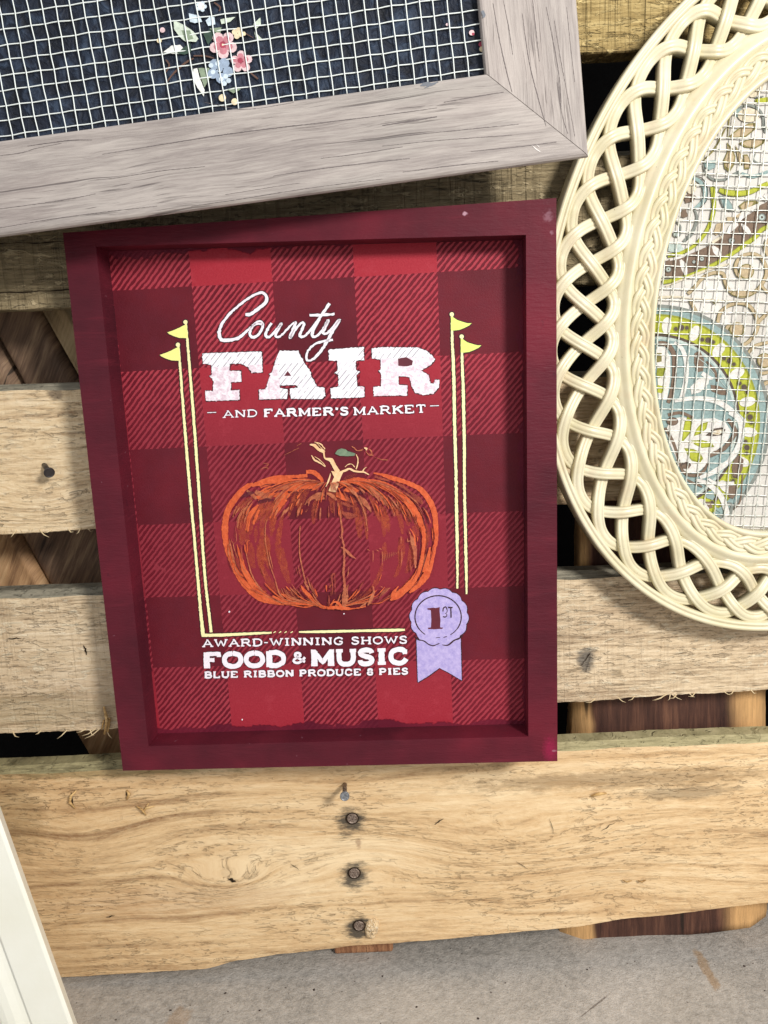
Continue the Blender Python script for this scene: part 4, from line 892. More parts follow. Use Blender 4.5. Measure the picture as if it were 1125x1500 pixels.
# ------------------------------------------------------------------ weathered grey frame with chicken-wire screen over dark cloth
GA = -.075
gr = R_(5.0); gx = Vector((math.cos(gr), 0, math.sin(gr))); gz = Vector((-math.sin(gr), 0, math.cos(gr)))
gBR = at(863, 228.5, GA)
MG = Matrix((gx, Vector((0,1,0)), gz)).transposed().to_4x4(); MG.translation = gBR
GREY = root("wire_screen_frame", MG, "weathered grey frame with white wire mesh over navy floral cloth, above the red sign", "frame")
IG = INV[GREY.name]
def gl(px, py, d=0.0): v = IG @ at(px, py, GA+d); return v.x, v.z
ii = gl(712, 107.5); gw = -ii[0]; gh = ii[1]
GW, GH = .52, .42
def greywood(name, axis):
    n = NT(name, .62, .3); v = n.obj if axis == 'x' else n.map(n.obj, rot=(0, R_(90), 0))
    wv = n.noise(n.map(v, sc=(7, 7, 26)), 1, 3, .6)
    vx, vy, vz = n.sep(v); p = n.comb(vx, vy, n.math('ADD', vz, n.math('MULTIPLY', wv, .012)))
    fine = n.noise(n.map(p, sc=(40, 20, 900)), 1, 5, .75); med = n.noise(n.map(p, sc=(14, 9, 190)), 1, 5, .7); big = n.noise(n.map(p, sc=(5, 5, 14)), 1, 3, .6)
    f = n.math('ADD', n.math('MULTIPLY', fine, .35), n.math('ADD', n.math('MULTIPLY', med, .4), n.math('MULTIPLY', big, .35)))
    col = n.ramp(f, [(.34, srgb(98,90,87)), (.46, srgb(142,133,129)), (.58, srgb(172,163,157)), (.74, srgb(194,186,179))])
    pk = n.noise(n.map(p, sc=(6, 5, 20)), 1, 2); col = n.mix(n.mr(pk, .5, .75, 0, .30), col, srgb(166,146,142))
    gs = n.noise(n.map(p, loc=(4, 2, 1), sc=(6, 5, 44)), 1, 3, .6); col = n.mix(n.mr(gs, .55, .75, 0, .35), col, srgb(140,138,132))
    ck = n.noise(n.map(p, loc=(1,7,3), sc=(24, 10, 620)), 1, 4, .6, .3); gate = n.mr(n.noise(n.map(p, sc=(10, 10, 34)), 1, 2), .46, .60)
    cm = n.math('MULTIPLY', n.mr(ck, .57, .64), gate)
    ck2 = n.noise(n.map(p, loc=(9,1,5), sc=(4.5, 3, 260)), 1, 3, .5, .3); cm2 = n.mr(ck2, .67, .70)
    cm = n.math('MAXIMUM', cm, cm2)
    col = n.mix(n.math('MULTIPLY', cm, .68), col, srgb(78,70,70))
    return n.out(col, n.bump(n.math('SUBTRACT', fine, n.math('MULTIPLY', cm, 1.2)), .45, .0007))
M_gx = greywood("grey_wood_across", 'x'); M_gz = greywood("grey_wood_upright", 'z')
GT = .019
Oc = [(-GW, GH), (0, GH), (0, 0), (-GW, 0)]; Ic = [(-GW+gw, GH-gh), (-gw, GH-gh), (-gw, gh), (-GW+gw, gh)]
def mitre(a, b, c, d, mat, rev):
    # profile: flat face, softly rounded outer arris and stepped inner rebate
    mb = MB(); vs = []
    for (o_, i_) in ((a, d), (b, c)):
        for t, y in ((.16, GT), (.0, .0034), (0, .0022), (.012, .0009), (.035, .0002), (.06, 0), (.97, 0), (.992, .0006), (1, .0018), (1, .008), (.93, .008), (.93, GT)):
            p = lerp2(o_, i_, t); vs.append((p[0], y, p[1]))
    K = 12; fs = [(k, k+1, K+k+1, K+k) for k in range(K-1)] + [(K-1, 0, K, 2*K-1)] + [list(range(K))[::-1], list(range(K, 2*K))]
    mb.add(vs, fs); o = mb.build("frame_rail", mat, GREY, local=True); return o
def sh(p, q_, d):  # shrink a mitre end along the rail
    L = math.hypot(q_[0]-p[0], q_[1]-p[1]); return (p[0]+(q_[0]-p[0])/L*d, p[1]+(q_[1]-p[1])/L*d)
for a, b, mt in ((2, 3, M_gx), (0, 1, M_gx), (1, 2, M_gz), (3, 0, M_gz)):
    g2 = .00022; mitre(sh(Oc[a], Oc[b], g2), sh(Oc[b], Oc[a], g2), sh(Ic[b], Ic[a], g2), sh(Ic[a], Ic[b], g2), mt, 0)
# pale scratch and grey scuff
M_scr = paint("pale_scratch", srgb(214,208,204), .6, .1); M_scf = paint("slate_scuff", srgb(104,108,116), .6, .2)
q = Print(lambda x, y: gl(x, y), -.0001)
q.stroke([(779,213,.6),(786,219,1.6),(792,223,.7)], mi=0, amp=.5); q.stroke([(786,212,.5),(790,216,.9)], mi=0, amp=.3)
q.build("scratch", [M_scr, M_scf], GREY); q = Print(lambda x, y: gl(x, y), -.0001); q.stroke([(616,126,1),(624,123,6),(632,124,4),(642,120,1)], mi=1, amp=1.4); q.stroke([(622,129,1),(628,126,3)], mi=1, amp=.6); q.build("scuff", [M_scr, M_scf], GREY); q = Print(lambda x, y: gl(x, y), -.0001); q.stroke([(706,16,4),(709,22,5),(707,26,1)], mi=1, amp=1.2)
q.build("scuff", [M_scr, M_scf], GREY)
M_gcr = paint("frame_crack_dark", srgb(98,90,89), .8, .2)
def gcrack(pts, wd):
    q = Print(lambda x, y: gl(x, y), -.00005); P = []; 
    for i, (x, y) in enumerate(pts): P.append((x, y, .8*wd*(.35+.65*math.sin(math.pi*(i+.4)/len(pts)))))
    q.stroke(P, mi=0, amp=.55, th=.00003); q.build("grain_crack", [M_gcr], GREY)
for pts, wd in [([(150,226),(230,213),(285,204),(330,197),(400,188),(470,180),(560,169),(640,158)],1.8), ([(560,184),(610,176),(640,171)],2.4), ([(40,214),(100,206),(135,205)],1.6), ([(0,228),(30,224),(55,217),(90,210)],1.0),
    ([(0,306),(60,298),(110,290),(140,284)],1.2), ([(0,334),(70,322),(150,311),(230,302)],1.1), ([(280,302),(350,292),(450,276),(560,262)],.9), ([(400,258),(450,250),(520,241),(600,232)],1.5), ([(590,252),(660,243),(730,236)],1.3),
    ([(600,198),(680,190),(760,182)],1.2), ([(470,232),(520,226),(590,215)],1.1), ([(160,262),(240,250),(300,244)],1.0), ([(690,222),(760,215),(815,208)],1.3), ([(300,150),(360,160),(430,150)],.8), ([(650,150),(700,141),(738,135)],1.6), ([(560,214),(640,206),(720,200),(750,198)],1.0), ([(330,330-45),(400,274),(440,268)],.8),
    ([(722,5),(732,60),(742,105),(750,135)],1.6), ([(737,0),(745,40),(751,80)],1.1), ([(800,10),(812,70),(820,120),(822,160)],1.3), ([(812,30),(820,80),(833,150),(842,200)],.9), ([(765,20),(775,90),(790,150),(800,185)],1.6), ([(780,0),(786,50),(790,90)],1.0), ([(830,10),(836,70),(842,120)],.9), ([(816,120),(824,170),(832,196)],1.0)]: gcrack(pts, wd)
# cloth
n = NT("navy_crumpled_cloth", .7, .35)
a_ = n.noise(n.obj, 130, 3, .6, .6); b_ = n.noise(n.obj, 38, 3, .6); 
col = n.ramp(n.math('ADD', n.math('MULTIPLY', a_, .65), n.math('MULTIPLY', b_, .35)), [(.36, srgb(8,12,22)), (.50, srgb(20,28,44)), (.68, srgb(52,66,86))])
wv_ = n.noise(n.map(n.obj, sc=(1100,1100,1100)), 1, 1)
M_navy = n.out(col, n.bump(a_, .9, .004, n.bump(wv_, .3, .0004)))
CD = .0066
mb = MB(); nx, nz = 110, 86; X_0, X_1, Z_0, Z_1 = -GW+gw*.96, -gw*.96, gh*.96, GH-gh*.96
vs = [(X_0+(X_1-X_0)*i/nx, CD + .0009*noise.noise(Vector((i*.5, j*.5, 0))), Z_0+(Z_1-Z_0)*j/nz) for j in range(nz+1) for i in range(nx+1)]
mb.add(vs, [(j*(nx+1)+i, j*(nx+1)+i+1, (j+1)*(nx+1)+i+1, (j+1)*(nx+1)+i) for j in range(nz) for i in range(nx)])
CLOTH = mb.build("navy_cloth", M_navy, GREY, local=True, smooth=True)
# floral bouquet print
def fabric_paint(name, c, var=.18): return paint(name, c, .75, var, 500, .2, .2)
F_ = {k: fabric_paint("print_"+k, srgb(*v)) for k, v in dict(pink=(184,120,130), palepink=(212,184,186), blue=(146,162,182), paleblue=(196,210,220), sage=(132,146,124), palegreen=(196,206,190), cream=(222,206,172), brown=(96,72,62), rose=(158,66,84), darkgreen=(58,76,66), white=(222,222,216)).items()}
keys = list(F_); idx = {k: i for i, k in enumerate(keys)}
q = Print(lambda x, y: gl(x, y, CD-.0012), CD-.0012)
zb_ = lambda pts: Zm(pts, 200, 0, 5.625)
def P_(pts, c, amp=.5): q.poly(zb_(pts), idx[c], amp, .00002)
def Sx(pts, c, amp=.4): q.stroke(zb_(pts), mi=idx[c], amp=amp, th=.00002)
def petals(cx, cy, r, n_, c, r2=.62, a0=0, sq=1):
    for k in range(n_):
        a = a0+2*math.pi*k/n_; q.dot(200+(cx+r*math.cos(a))/5.625, (cy+r*math.sin(a)*sq)/5.625, r*r2/5.625, mi=idx[c], n=10, amp=.3)
Sx([(240,690,8),(300,610,14),(400,520,16),(470,480,12)], 'brown'); Sx([(240,490,8),(270,540,14),(230,610,8)], 'brown'); Sx([(470,460,10),(560,460,12),(640,480,8)], 'brown'); Sx([(940,600,10),(1000,650,16)], 'brown'); Sx([(700,730,6),(730,790,8)], 'brown'); Sx([(890,270,8),(960,310,6)], 'brown'); Sx([(640,20,12),(690,60,14),(680,90,8)], 'brown')
P_([(305,165),(400,210),(470,260),(510,320),(490,345),(400,340),(350,300),(310,240)], 'palegreen'); P_([(370,250),(440,250),(470,320),(400,335)], 'sage'); P_([(220,430),(290,375),(360,370),(400,410),(390,440),(320,445)], 'white'); P_([(330,440),(440,350),(450,430),(400,450)], 'darkgreen')
P_([(550,280),(620,230),(640,300),(590,370)], 'darkgreen'); P_([(600,235),(700,225),(690,290),(640,260)], 'sage')
P_([(470,570),(500,560),(520,640),(560,740),(555,795),(500,720),(460,640)], 'white'); P_([(510,560),(600,560),(600,650),(560,720),(530,640)], 'sage'); P_([(430,110),(520,130),(540,180),(480,190),(440,180)], 'paleblue'); P_([(570,170),(600,140),(640,140),(650,200),(590,215)], 'paleblue')
P_([(690,160),(740,150),(815,140),(770,180),(700,200)], 'palegreen'); P_([(960,200),(1020,145),(1025,200),(980,245)], 'palegreen'); P_([(970,260),(1035,320),(985,325)], 'palegreen')
petals(535, 55, 28, 5, 'paleblue'); q.dot(200+535/5.625, 55/5.625, 5, mi=idx['white'])
petals(715, 370, 72, 5, 'palepink', .62, .3); petals(715, 370, 50, 5, 'pink', .62, .3); q.dot(200+712/5.625, 370/5.625, 5, mi=idx['rose']); q.dot(200+712/5.625, 370/5.625, 1.6, mi=idx['cream'])
petals(865, 510, 58, 5, 'palepink', .6, .9); petals(860, 505, 40, 5, 'pink', .62, .9); q.dot(200+855/5.625, 500/5.625, 4, mi=idx['rose'])
petals(690, 580, 66, 5, 'blue', .66, .2); petals(650, 560, 40, 4, 'paleblue', .5, .5); q.dot(200+690/5.625, 570/5.625, 4, mi=idx['blue']); petals(730, 660, 30, 4, 'paleblue', .7, .2)
petals(835, 275, 26, 4, 'cream', .9, .3); q.dot(200+885/5.625, 280/5.625, 3, mi=idx['cream'])
for (x, y, r, c) in ((215,250,22,'palepink'),(188,337,20,'cream'),(708,808,30,'cream'),(810,840,28,'cream')): q.dot(200+x/5.625, y/5.625, r/5.625, mi=idx[c])
P_([(750,740),(820,715),(860,735),(800,770)], 'sage')
q.build("bouquet_print", [F_[k] for k in keys], GREY, CLOTH); q = Print(lambda x, y: gl(x, y, CD-.0012), CD-.0012)
for x, y, r, c in ((691,48,4,'palepink'),(693,50,2,'rose'),(705,65,4,'rose'),(706,72,4,'cream'),(655,36,2,'palepink'),(705,58,2,'brown')): q.dot(x, y, r, mi=idx[c])
q.build("bouquet_print", [F_[k] for k in keys], GREY, CLOTH)
# wires
M_wire = paint("white_coated_wire", srgb(232,238,234), .4, .05, 300, .1)
n = NT("zinc_wire", .42, .5); n.b.inputs['Metallic'].default_value = .35
M_zinc = n.out(n.ramp(n.noise(n.obj, 500, 3), [(.35, srgb(176,178,172)), (.6, srgb(236,236,226))]))
def wire_mesh(name, L, r, amp, seed, mat, horiz, step=.0073):
    mb = MB(); N = max(8, int(L/step*2)); pts = []
    for i in range(N+1):
        t = i/N*L; w1 = amp*noise.noise(Vector((t*70, seed, 0)))+amp*1.4*noise.noise(Vector((t*16, seed, 4))); w2 = .0004*math.sin(math.pi*t/step)
        pts.append((t, w2, w1) if horiz else (w1, w2, t))
    tube(mb, pts, r, 6); me = bpy.data.meshes.new(name); me.from_pydata([tuple(v) for v in mb.v], [], mb.f); me.polygons.foreach_set('use_smooth', [True]*len(me.polygons)); me.materials.append(mat)
    return me
def wires(rt, xs, zs, y, spanx, spanz, r, amp, mat, step, tilt=0.0):
    """xs: positions of upright wires; spanx(z)->(x0,x1)"""
    vm = [wire_mesh("wire", 1.0, r, amp, s*3.3, mat, False, step) for s in range(0)]
    for hz, arr, span in ((False, xs, spanz), (True, zs, spanx)):
        metas = {}
        for i, p in enumerate(arr):
            s0, s1 = span(p)
            if s1-s0 < .004: continue
            key = (hz, i % 6, round((s1-s0)/.02)); L = round((s1-s0)/.02)*.02+.001
            if key not in metas: metas[key] = wire_mesh("wire", L, r, amp, i*3.3+(50 if hz else 0), mat, hz, step)
            o = bpy.data.objects.new("wire", metas[key]); COL.objects.link(o); o.parent = rt
            mid = (s0+s1)/2-L/2
            o.location = (mid, y+(.0006 if hz else -.0003), p) if hz else (p, y-.0003, mid)
sp = .0075
x0g = gl(703, 60, .006)[0]-.0008
xs = [x0g - sp*k + .0004*noise.noise(Vector((k*.7, 0, 0))) for k in range(1, int((GW-2*gw)/sp)+1)]
zs = [gh+.004+sp*k+.0003*noise.noise(Vector((k*.7, 3, 0))) for k in range(int((GH-2*gh)/sp)+1)]
zs = [z for z in zs if z < GH-gh]; xs = [x for x in xs if x > -GW+gw]
wires(GREY, xs, zs, .0048, lambda z: (-GW+gw*.95, -gw*.95), lambda x: (gh*.95, GH-gh*.95), .00032, .0004, M_wire, sp)

# ------------------------------------------------------------------ oval woven frame
OY = -.028
CCx, CCz = .2678, .029+H
ASP = 1.35
def ell(cx, cz, a, b, ph):
    c, s = math.cos(ph), math.sin(ph)
    def R(t):
        dx, dz = math.cos(t), ASP*math.sin(t)
        px, pz = CCx-cx, CCz-cz
        u0 = (px*c+pz*s)/a; w0 = (-px*s+pz*c)/b; du = (dx*c+dz*s)/a; dw = (-dx*s+dz*c)/b
        A = du*du+dw*dw; B = 2*(u0*du+w0*dw); C = u0*u0+w0*w0-1
        return (-B+math.sqrt(B*B-4*A*C))/(2*A)
    return R
oa = ell(.2817, .0326+H, .223, .1751, R_(-104.2)); ob = ell(.2678, .029+H, .2174, .1604, 1.4388)
Ri = ell(.2678, .029+H, .1469, .0882, 1.4388); ia = ell(.2676, .0276+H, .1463, .0884, R_(-96.7)); ma = ell(.2649, .029+H, .1722, .1112, R_(-95.2)); mbb = ell(.2678, .029+H, .1728, .1144, 1.4388)
def bl(t):
    d = math.degrees(t) % 360
    if 95 <= d <= 275: return 1.0
    e = min((95-d) % 360, (d-275) % 360); return max(0, 1-e/30)**2*(3-2*max(0, 1-e/30))
Ro = lambda t: oa(t)*bl(t)+ob(t)*(1-bl(t)); Rm = lambda t: ma(t)*bl(t)+mbb(t)*(1-bl(t)); Rn = lambda t: ia(t)*bl(t)+Ri(t)*(1-bl(t))
def dirv(t): return Vector((math.cos(t), 0, ASP*math.sin(t)))
def opt(t, R, off=0.0, y=OY):
    """point on curve R at t, offset `off` metres inward along the ray"""
    d = dirv(t); return Vector((CCx, y, CCz)) + d*(R - off/d.length)
MO = Matrix.Translation((CCx, OY, CCz-.23))
OVAL = root("oval_woven_frame", MO, "large cream oval frame of woven strands around wire mesh and a green floral cloth", "frame")
n = NT("cream_enamel", .34, .5)
a_ = n.noise(n.obj, 26, 4, .6); b_ = n.noise(n.obj, 150, 4, .7)
col = n.ramp(a_, [(.3, srgb(200,190,154)), (.5, srgb(212,203,172)), (.7, srgb(220,212,186))]); col = n.mix(n.mr(b_, .62, .78, 0, .5), col, srgb(206,184,140)); col = n.mix(n.mr(n.noise(n.obj, 700, 2), .74, .78, 0, .8), col, srgb(120,100,70))
pk = n.noise(n.obj, 40, 4, .65); col = n.mix(n.mr(pk, .50, .75, 0, .45), col, srgb(206,178,146))
M_cream = n.out(col, n.bump(b_, .12, .0006), n.mr(a_, .3, .7, .30, .46))
def loft(mb, fn, T, prof, closed=True):
    """fn(t, u, v) -> point; prof list of (u,v)"""
    K = len(prof); vs = [fn(t, u, v) for t in T for u, v in prof]; N = len(T)
    fs = []
    for i in range(N if closed else N-1):
        for k in range(K): a = i*K+k; b = i*K+(k+1) % K; c = ((i+1) % N)*K; fs.append((a, b, c+(k+1) % K, c+k))
    mb.add(vs, fs)
Tn = [2*math.pi*i/360 for i in range(360)]
# outer rim with two bead lines
mb = MB(); RW = .0066
prof = [(0,.018),(0,.0016),(.06,.0006),(.16,.0001),(.34,.0000),(.42,.0007),(.50,.0009),(.58,.0006),(.66,.0002),(.80,.0002),(.92,.0010),(1,.0022),(1,.018)]
loft(mb, lambda t, u, v: opt(t, Ro(t), u*RW, OY+v), Tn, prof); mb.build("outer_rim", M_cream, OVAL, smooth=True)
# solid inner band
mb = MB()
BW = lambda t: (Rm(t)-Rn(t))*dirv(t).length
prof = [(-.04,.015),(-.04,.0052),(.02,.0034),(.09,.0030),(.15,.0020),(.21,.0008),(.28,.0003),(.33,.0010),(.37,.0022),(.40,.0029),(.60,.0031),(.82,.0028),(.85,.0016),(.89,.0004),(.94,.0001),(.98,.0008),(1.0,.0024),(1.0,.0125),(.8,.0125),(.8,.015)]
loft(mb, lambda t, u, v: opt(t, Rm(t), u*BW(t), OY+v), Tn, prof); mb.build("inner_band", M_cream, OVAL, smooth=True)
# three-strand braid lying in the band
per = 3*.0140; Lb = sum((opt(t, Rm(t), .6*BW(t))-opt(t+2*math.pi/720, Rm(t+2*math.pi/720), .6*BW(t))).length for t in [2*math.pi*i/720 for i in range(720)])
nper = round(Lb/per)
cum = [0.0]
TT = [2*math.pi*i/1440 for i in range(1441)]
for i in range(1440): cum.append(cum[-1]+(opt(TT[i], Rm(TT[i]), .6*BW(TT[i]))-opt(TT[i+1], Rm(TT[i+1]), .6*BW(TT[i+1]))).length)
def ribbon(mb, pts, wid, thk, prof, nrm=Vector((0,-1,0)), closed=True):
    N = len(pts); vs = []; K = len(prof)
    for i, p in enumerate(pts):
        a = pts[(i-1) % N] if closed else pts[max(i-1, 0)]; b = pts[(i+1) % N] if closed else pts[min(i+1, N-1)]
        t = (b-a).normalized(); s = t.cross(nrm).normalized(); nn = s.cross(t).normalized()
        if nn.dot(nrm) < 0: nn = -nn
        vs += [p+s*(u*wid/2)+nn*(v*thk/2) for u, v in prof]
    fs = []
    for i in range(N if closed else N-1):
        j = (i+1) % N
        for k in range(K): a = i*K+k; b = i*K+(k+1) % K; fs.append((a, b, j*K+(k+1) % K, j*K+k))
    mb.add(vs, fs)
soft = [(-1,-.5),(-.94,.3),(-.78,.72),(-.52,.92),(-.28,.82),(-.1,.35),(.0,.15),(.1,.35),(.28,.82),(.52,.92),(.78,.72),(.94,.3),(1,-.5),(.6,-.9),(-.6,-.9)]
for s in range(3):
    mb = MB(); pts = []
    for i in range(1440):
        t = TT[i]; ph = 2*math.pi*(nper*cum[i]/cum[-1]) + 2*math.pi*s/3
        bw = BW(t); uc = .615 + .150*math.sin(ph); yy = OY+.0024 - .0009*math.sin(2*ph)
        pts.append(opt(t, Rm(t), uc*bw, yy))
    ribbon(mb, pts, .0058, .0026, soft); mb.build("braid_strand", M_cream, OVAL, smooth=True)
# woven lattice: four strands, 40 bulges
bt = [121.3,131.6,141.9,151.9,161.2,169.9,178.1,185.9,194.0,203.2,212.5,222.0,231.9,242.6,254.4]
knots_t = [R_(x) for x in bt]; rest = 2*math.pi-(knots_t[-1]-knots_t[0]); nr_ = 40-14
# smooth extra steps round the hidden side
steps = []
for k in range(nr_):
    f = k/(nr_-1); steps.append(1.0 + .28*math.cos(2*math.pi*f) - (.18*math.cos(4*math.pi*f)))
ssum = sum(steps); tt = knots_t[-1]
allk = knots_t[:]
for s in steps[:-1]: tt += rest*s/ssum; allk.append(tt)
def t_of(k):
    k0 = math.floor(k); f = k-k0
    g_ = lambda j: allk[j % 40]+2*math.pi*(j//40)
    p0, p1, p2, p3 = g_(k0-1), g_(k0), g_(k0+1), g_(k0+2)
    return .5*(2*p1+(p2-p0)*f+(2*p0-5*p1+4*p2-p3)*f*f+(-p0+3*p1-3*p2+p3)*f**3)
zk = [(0,0),(1,-1),(2,1),(3,-1),(4,0),(5,1),(6,-1),(7,1),(8,0)]
def zf_(ph):
    q_ = (ph/(math.pi/4)) % 8; i = int(q_); f = q_-i; a, b = zk[i][1], zk[i+1][1]; f = f*f*(3-2*f); return a+(b-a)*f
SW, ST = .0076, .0076
groove = [(-1,-.95),(-1,.40),(-.95,.68),(-.82,.84),(-.60,.86),(-.47,.74),(-.34,.88),(0,.97),(.34,.90),(.47,.80),(.60,.87),(.82,.84),(.95,.68),(1,.40),(1,-.95)]
for s in range(4):
    mb = MB(); pts = []; N = 1600
    for i in range(N):
        k = 40*i/N; ph = 2*math.pi*(k-s)/4; t = t_of(k)
        d = dirv(t).length; ro = Ro(t)*d - RW - SW*.32; ri = Rm(t)*d + SW*.10
        c = math.cos(ph); c = c*(1.10-.10*c*c)
        rad = (ro+ri)/2+(ro-ri)/2*c
        pts.append(opt(t, rad/d, 0, OY+.0060 - .0021*zf_(ph)))
    ribbon(mb, pts, SW, ST, groove); mb.build("woven_strand", M_cream, OVAL, smooth=True)
# cloth behind
n = NT("white_cotton_cloth", .8, .2)
M_cloth = n.out(n.mix(n.mr(n.noise(n.obj, 40, 4, .6), .3, .7), srgb(188,183,175), srgb(214,210,204)), n.bump(n.noise(n.obj, 1100, 2), .3, .0004, n.bump(n.noise(n.obj, 60, 3, .6), .5, .003)))
CO = OY+.0112
mb = MB(); vs = [Vector((CCx, CO, CCz))]; fs = []; NR = 10
for j in range(1, NR+1):
    for t in Tn[::4]: vs.append(opt(t, (Rn(t)*.86+Rm(t)*.14)*j/NR, 0, CO+.0006*noise.noise(Vector((math.cos(t)*j*.4, math.sin(t)*j*.4, 2)))))
n_ = 90
fs += [(0, 1+(k+1) % n_, 1+k) for k in range(n_)]
for j in range(NR-1): fs += [(1+j*n_+k, 1+j*n_+(k+1) % n_, 1+(j+1)*n_+(k+1) % n_, 1+(j+1)*n_+k) for k in range(n_)]
mb.add(vs, fs); OCL = mb.build("printed_cloth", M_cloth, OVAL, smooth=True)
IO = INV[OVAL.name]
def ol(px, py):
    v = at(px, py, CO-.0008); x, z = v.x-CCx, v.z-CCz; t = math.atan2(z/ASP, x); L = math.hypot(x, z); M_ = (Rn(t)*.92+Rm(t)*.08)*dirv(t).length
    if L > M_: v.x = CCx+x*M_/L; v.z = CCz+z*M_/L
    v = IO @ v; return v.x, v.z
QC = dict(white=(206,202,196), teal=(132,152,150), paleteal=(170,182,176), grey=(122,126,120), brown=(112,94,80), dbrown=(84,72,64), tan=(172,154,124), paletan=(198,188,166), lime=(164,168,60), dlime=(132,136,50), olive=(120,112,66), ink=(66,66,60))
Fq = {k: fabric_paint("cotton_"+k, srgb(*v), .2) for k, v in QC.items()}; kq = list(Fq); iq = {k: i for i, k in enumerate(kq)}
q = Print(ol, CO-OY-.0008)
def mk(ox, oy, s):
    return (lambda pts, c, amp=.5: q.poly(Zm(pts, ox, oy, s), iq[c], amp, .00002), lambda pts, c, amp=.4: q.stroke(Zm(pts, ox, oy, s), mi=iq[c], amp=amp, th=.00002),
            lambda x, y, r, c, ry=None, ang=0: q.dot(ox+x/s, oy+y/s, r/s, (ry or r)/s, iq[c], 18, .3, ang))
def inked(Sf, pts, c, extra=8, ink='ink', amp=.4): Sf([(p[0], p[1], p[2]+extra) for p in pts], ink, amp); Sf(pts, c, amp)
# upper window: petals and arcs (region 960..1125 x 100..280, s=6.818)
p, s, d = mk(960, 100, 6.818)
s([(1125,110,30),(1060,140,30),(1000,200,34),(960,250,24)], 'grey'); s([(1000,330,40),(1125,310,50)], 'lime'); d(1000,190,70,'paletan',110,.5); s([(960,250,14),(1000,290,14),(1080,280,14)], 'grey')
s([(780,450,20),(850,390,24),(950,370,24),(1040,420,26),(1080,500,28),(1085,600,28),(1110,640,24)], 'grey'); p([(790,420),(840,400),(900,430),(900,480),(850,500),(790,470)], 'teal'); d(930,470,110,'paletan',70)
def leafp(P, S, pts, c): P(pts, 'olive', .3); cx = sum(a for a, b in pts)/len(pts); cy = sum(b for a, b in pts)/len(pts); P([(cx+(a-cx)*.78, cy+(b-cy)*.78) for a, b in pts], c, .3)
for L_ in ([(710,700),(830,600),(930,550),(1015,545),(1000,610),(900,690),(800,700)], [(830,750),(900,720),(1000,695),(1095,705),(1085,750),(1000,800),(900,790)], [(715,740),(770,800),(800,880),(790,960),(740,1040),(690,1000),(680,920),(720,830)], [(800,770),(850,850),(880,940),(850,985),(820,900)], [(880,860),(920,860),(950,930),(940,1005),(890,1010)]): leafp(p, s, L_, 'tan')
s([(770,420,10),(740,500,14),(730,580,10),(720,700,6)], 'olive'); s([(700,600,12),(640,720,14),(570,830,16),(480,920,12)], 'olive'); p([(480,930),(600,920),(600,990),(540,1020),(490,980)], 'teal'); s([(480,960,14),(500,1040,20),(580,1110,24),(700,1110,22),(750,1080,12)], 'grey'); s([(1000,850,12),(980,910,14),(1040,950,14),(1125,940,14)], 'grey'); s([(860,1050,30),(960,1080,36),(1060,1060,36),(1125,1030,30)], 'teal'); p([(770,1050),(830,1020),(860,1060),(820,1080)], 'grey')
# middle window (950..1125 x 250..450, s=6.43)
p, s, d = mk(950, 250, 6.43)
s([(400,60,30),(480,100,34),(530,180,38),(525,270,38),(470,330,30),(430,350,14)], 'teal'); s([(395,50,6),(500,70,8),(555,170,9),(545,280,9),(490,350,7)], 'ink', .3); d(400,150,50,'paletan',70); p([(330,250),(380,210),(450,240),(420,290),(350,305)], 'brown'); p([(290,430),(320,370),(350,360),(372,430),(330,445)], 'brown')
s([(430,360,16),(455,430,20),(440,520,26),(400,600,34),(330,670,26)], 'grey'); d(265,600,38,'grey',30); d(262,598,24,'paleteal',20); s([(250,480,10),(300,520,14),(300,590,8)], 'grey')
p([(190,690),(300,690),(330,740),(280,775),(185,760)], 'paleteal'); s([(180,800,42),(280,785,36),(380,740,34),(470,670,34),(540,580,36),(590,470,40),(615,350,42),(612,240,46),(600,150,44)], 'dlime', .6); s([(180,800,26),(280,785,24),(380,740,22),(470,670,22),(540,580,24),(590,470,28),(615,350,30),(612,240,34),(602,160,30)], 'lime', .4)
s([(665,180,40),(740,205,56),(860,215,56),(970,195,50),(1060,150,46),(1125,120,44)], 'dlime'); s([(670,180,26),(740,205,40),(860,215,40),(970,195,36),(1060,150,34),(1125,120,30)], 'lime')
p([(665,230),(740,255),(790,320),(805,385),(760,385),(700,350),(675,290)], 'grey', .3); p([(675,240),(740,265),(780,320),(790,372),(755,370),(705,335)], 'teal', .3)
p([(850,330),(900,290),(1000,280),(1040,300),(960,370),(880,385)], 'olive', .3); p([(865,335),(905,302),(990,295),(950,360),(885,375)], 'tan', .3); s([(830,440,30),(870,400,10)], 'tan'); p([(735,435),(820,440),(810,475),(740,480)], 'tan'); p([(640,500),(720,490),(700,560),(640,610),(610,590)], 'tan')
p([(1125,290),(1060,320),(1000,380),(930,420),(840,500),(760,560),(700,600),(610,680),(520,730),(400,780),(290,820),(160,850),(160,1010),(300,1000),(420,950),(560,890),(700,830),(820,770),(930,680),(1030,580),(1125,510)], 'brown', .8)
s([(850,480,20),(900,400,50),(1000,340,34),(1050,310,10)], 'white'); s([(1100,260,60),(1125,230,60)], 'white'); s([(870,500,10),(920,550,50),(960,600,16)], 'white'); s([(1050,240,20),(1110,290,14)], 'white'); s([(740,590,20),(790,530,60),(840,500,30)], 'white'); s([(600,710,20),(640,760,60),(665,810,20)], 'white'); s([(300,840,20),(330,900,60),(350,980,30)], 'white'); s([(600,680,26),(690,620,20)], 'paletan'); s([(200,840,20),(280,820,24),(380,790,12)], 'white')
for (x, y, r) in ((780,660,34),(1065,440,44),(500,830,28),(425,860,20),(185,930,34)): d(x,y,r,'dbrown'); d(x,y,r*.8,'grey'); d(x,y,r*.55,'paleteal'); d(x,y,r*.25,'dbrown')
s([(870,500,5),(850,560,7),(900,640,5)], 'ink', .3); s([(960,600,6),(940,660,4)], 'ink', .2)
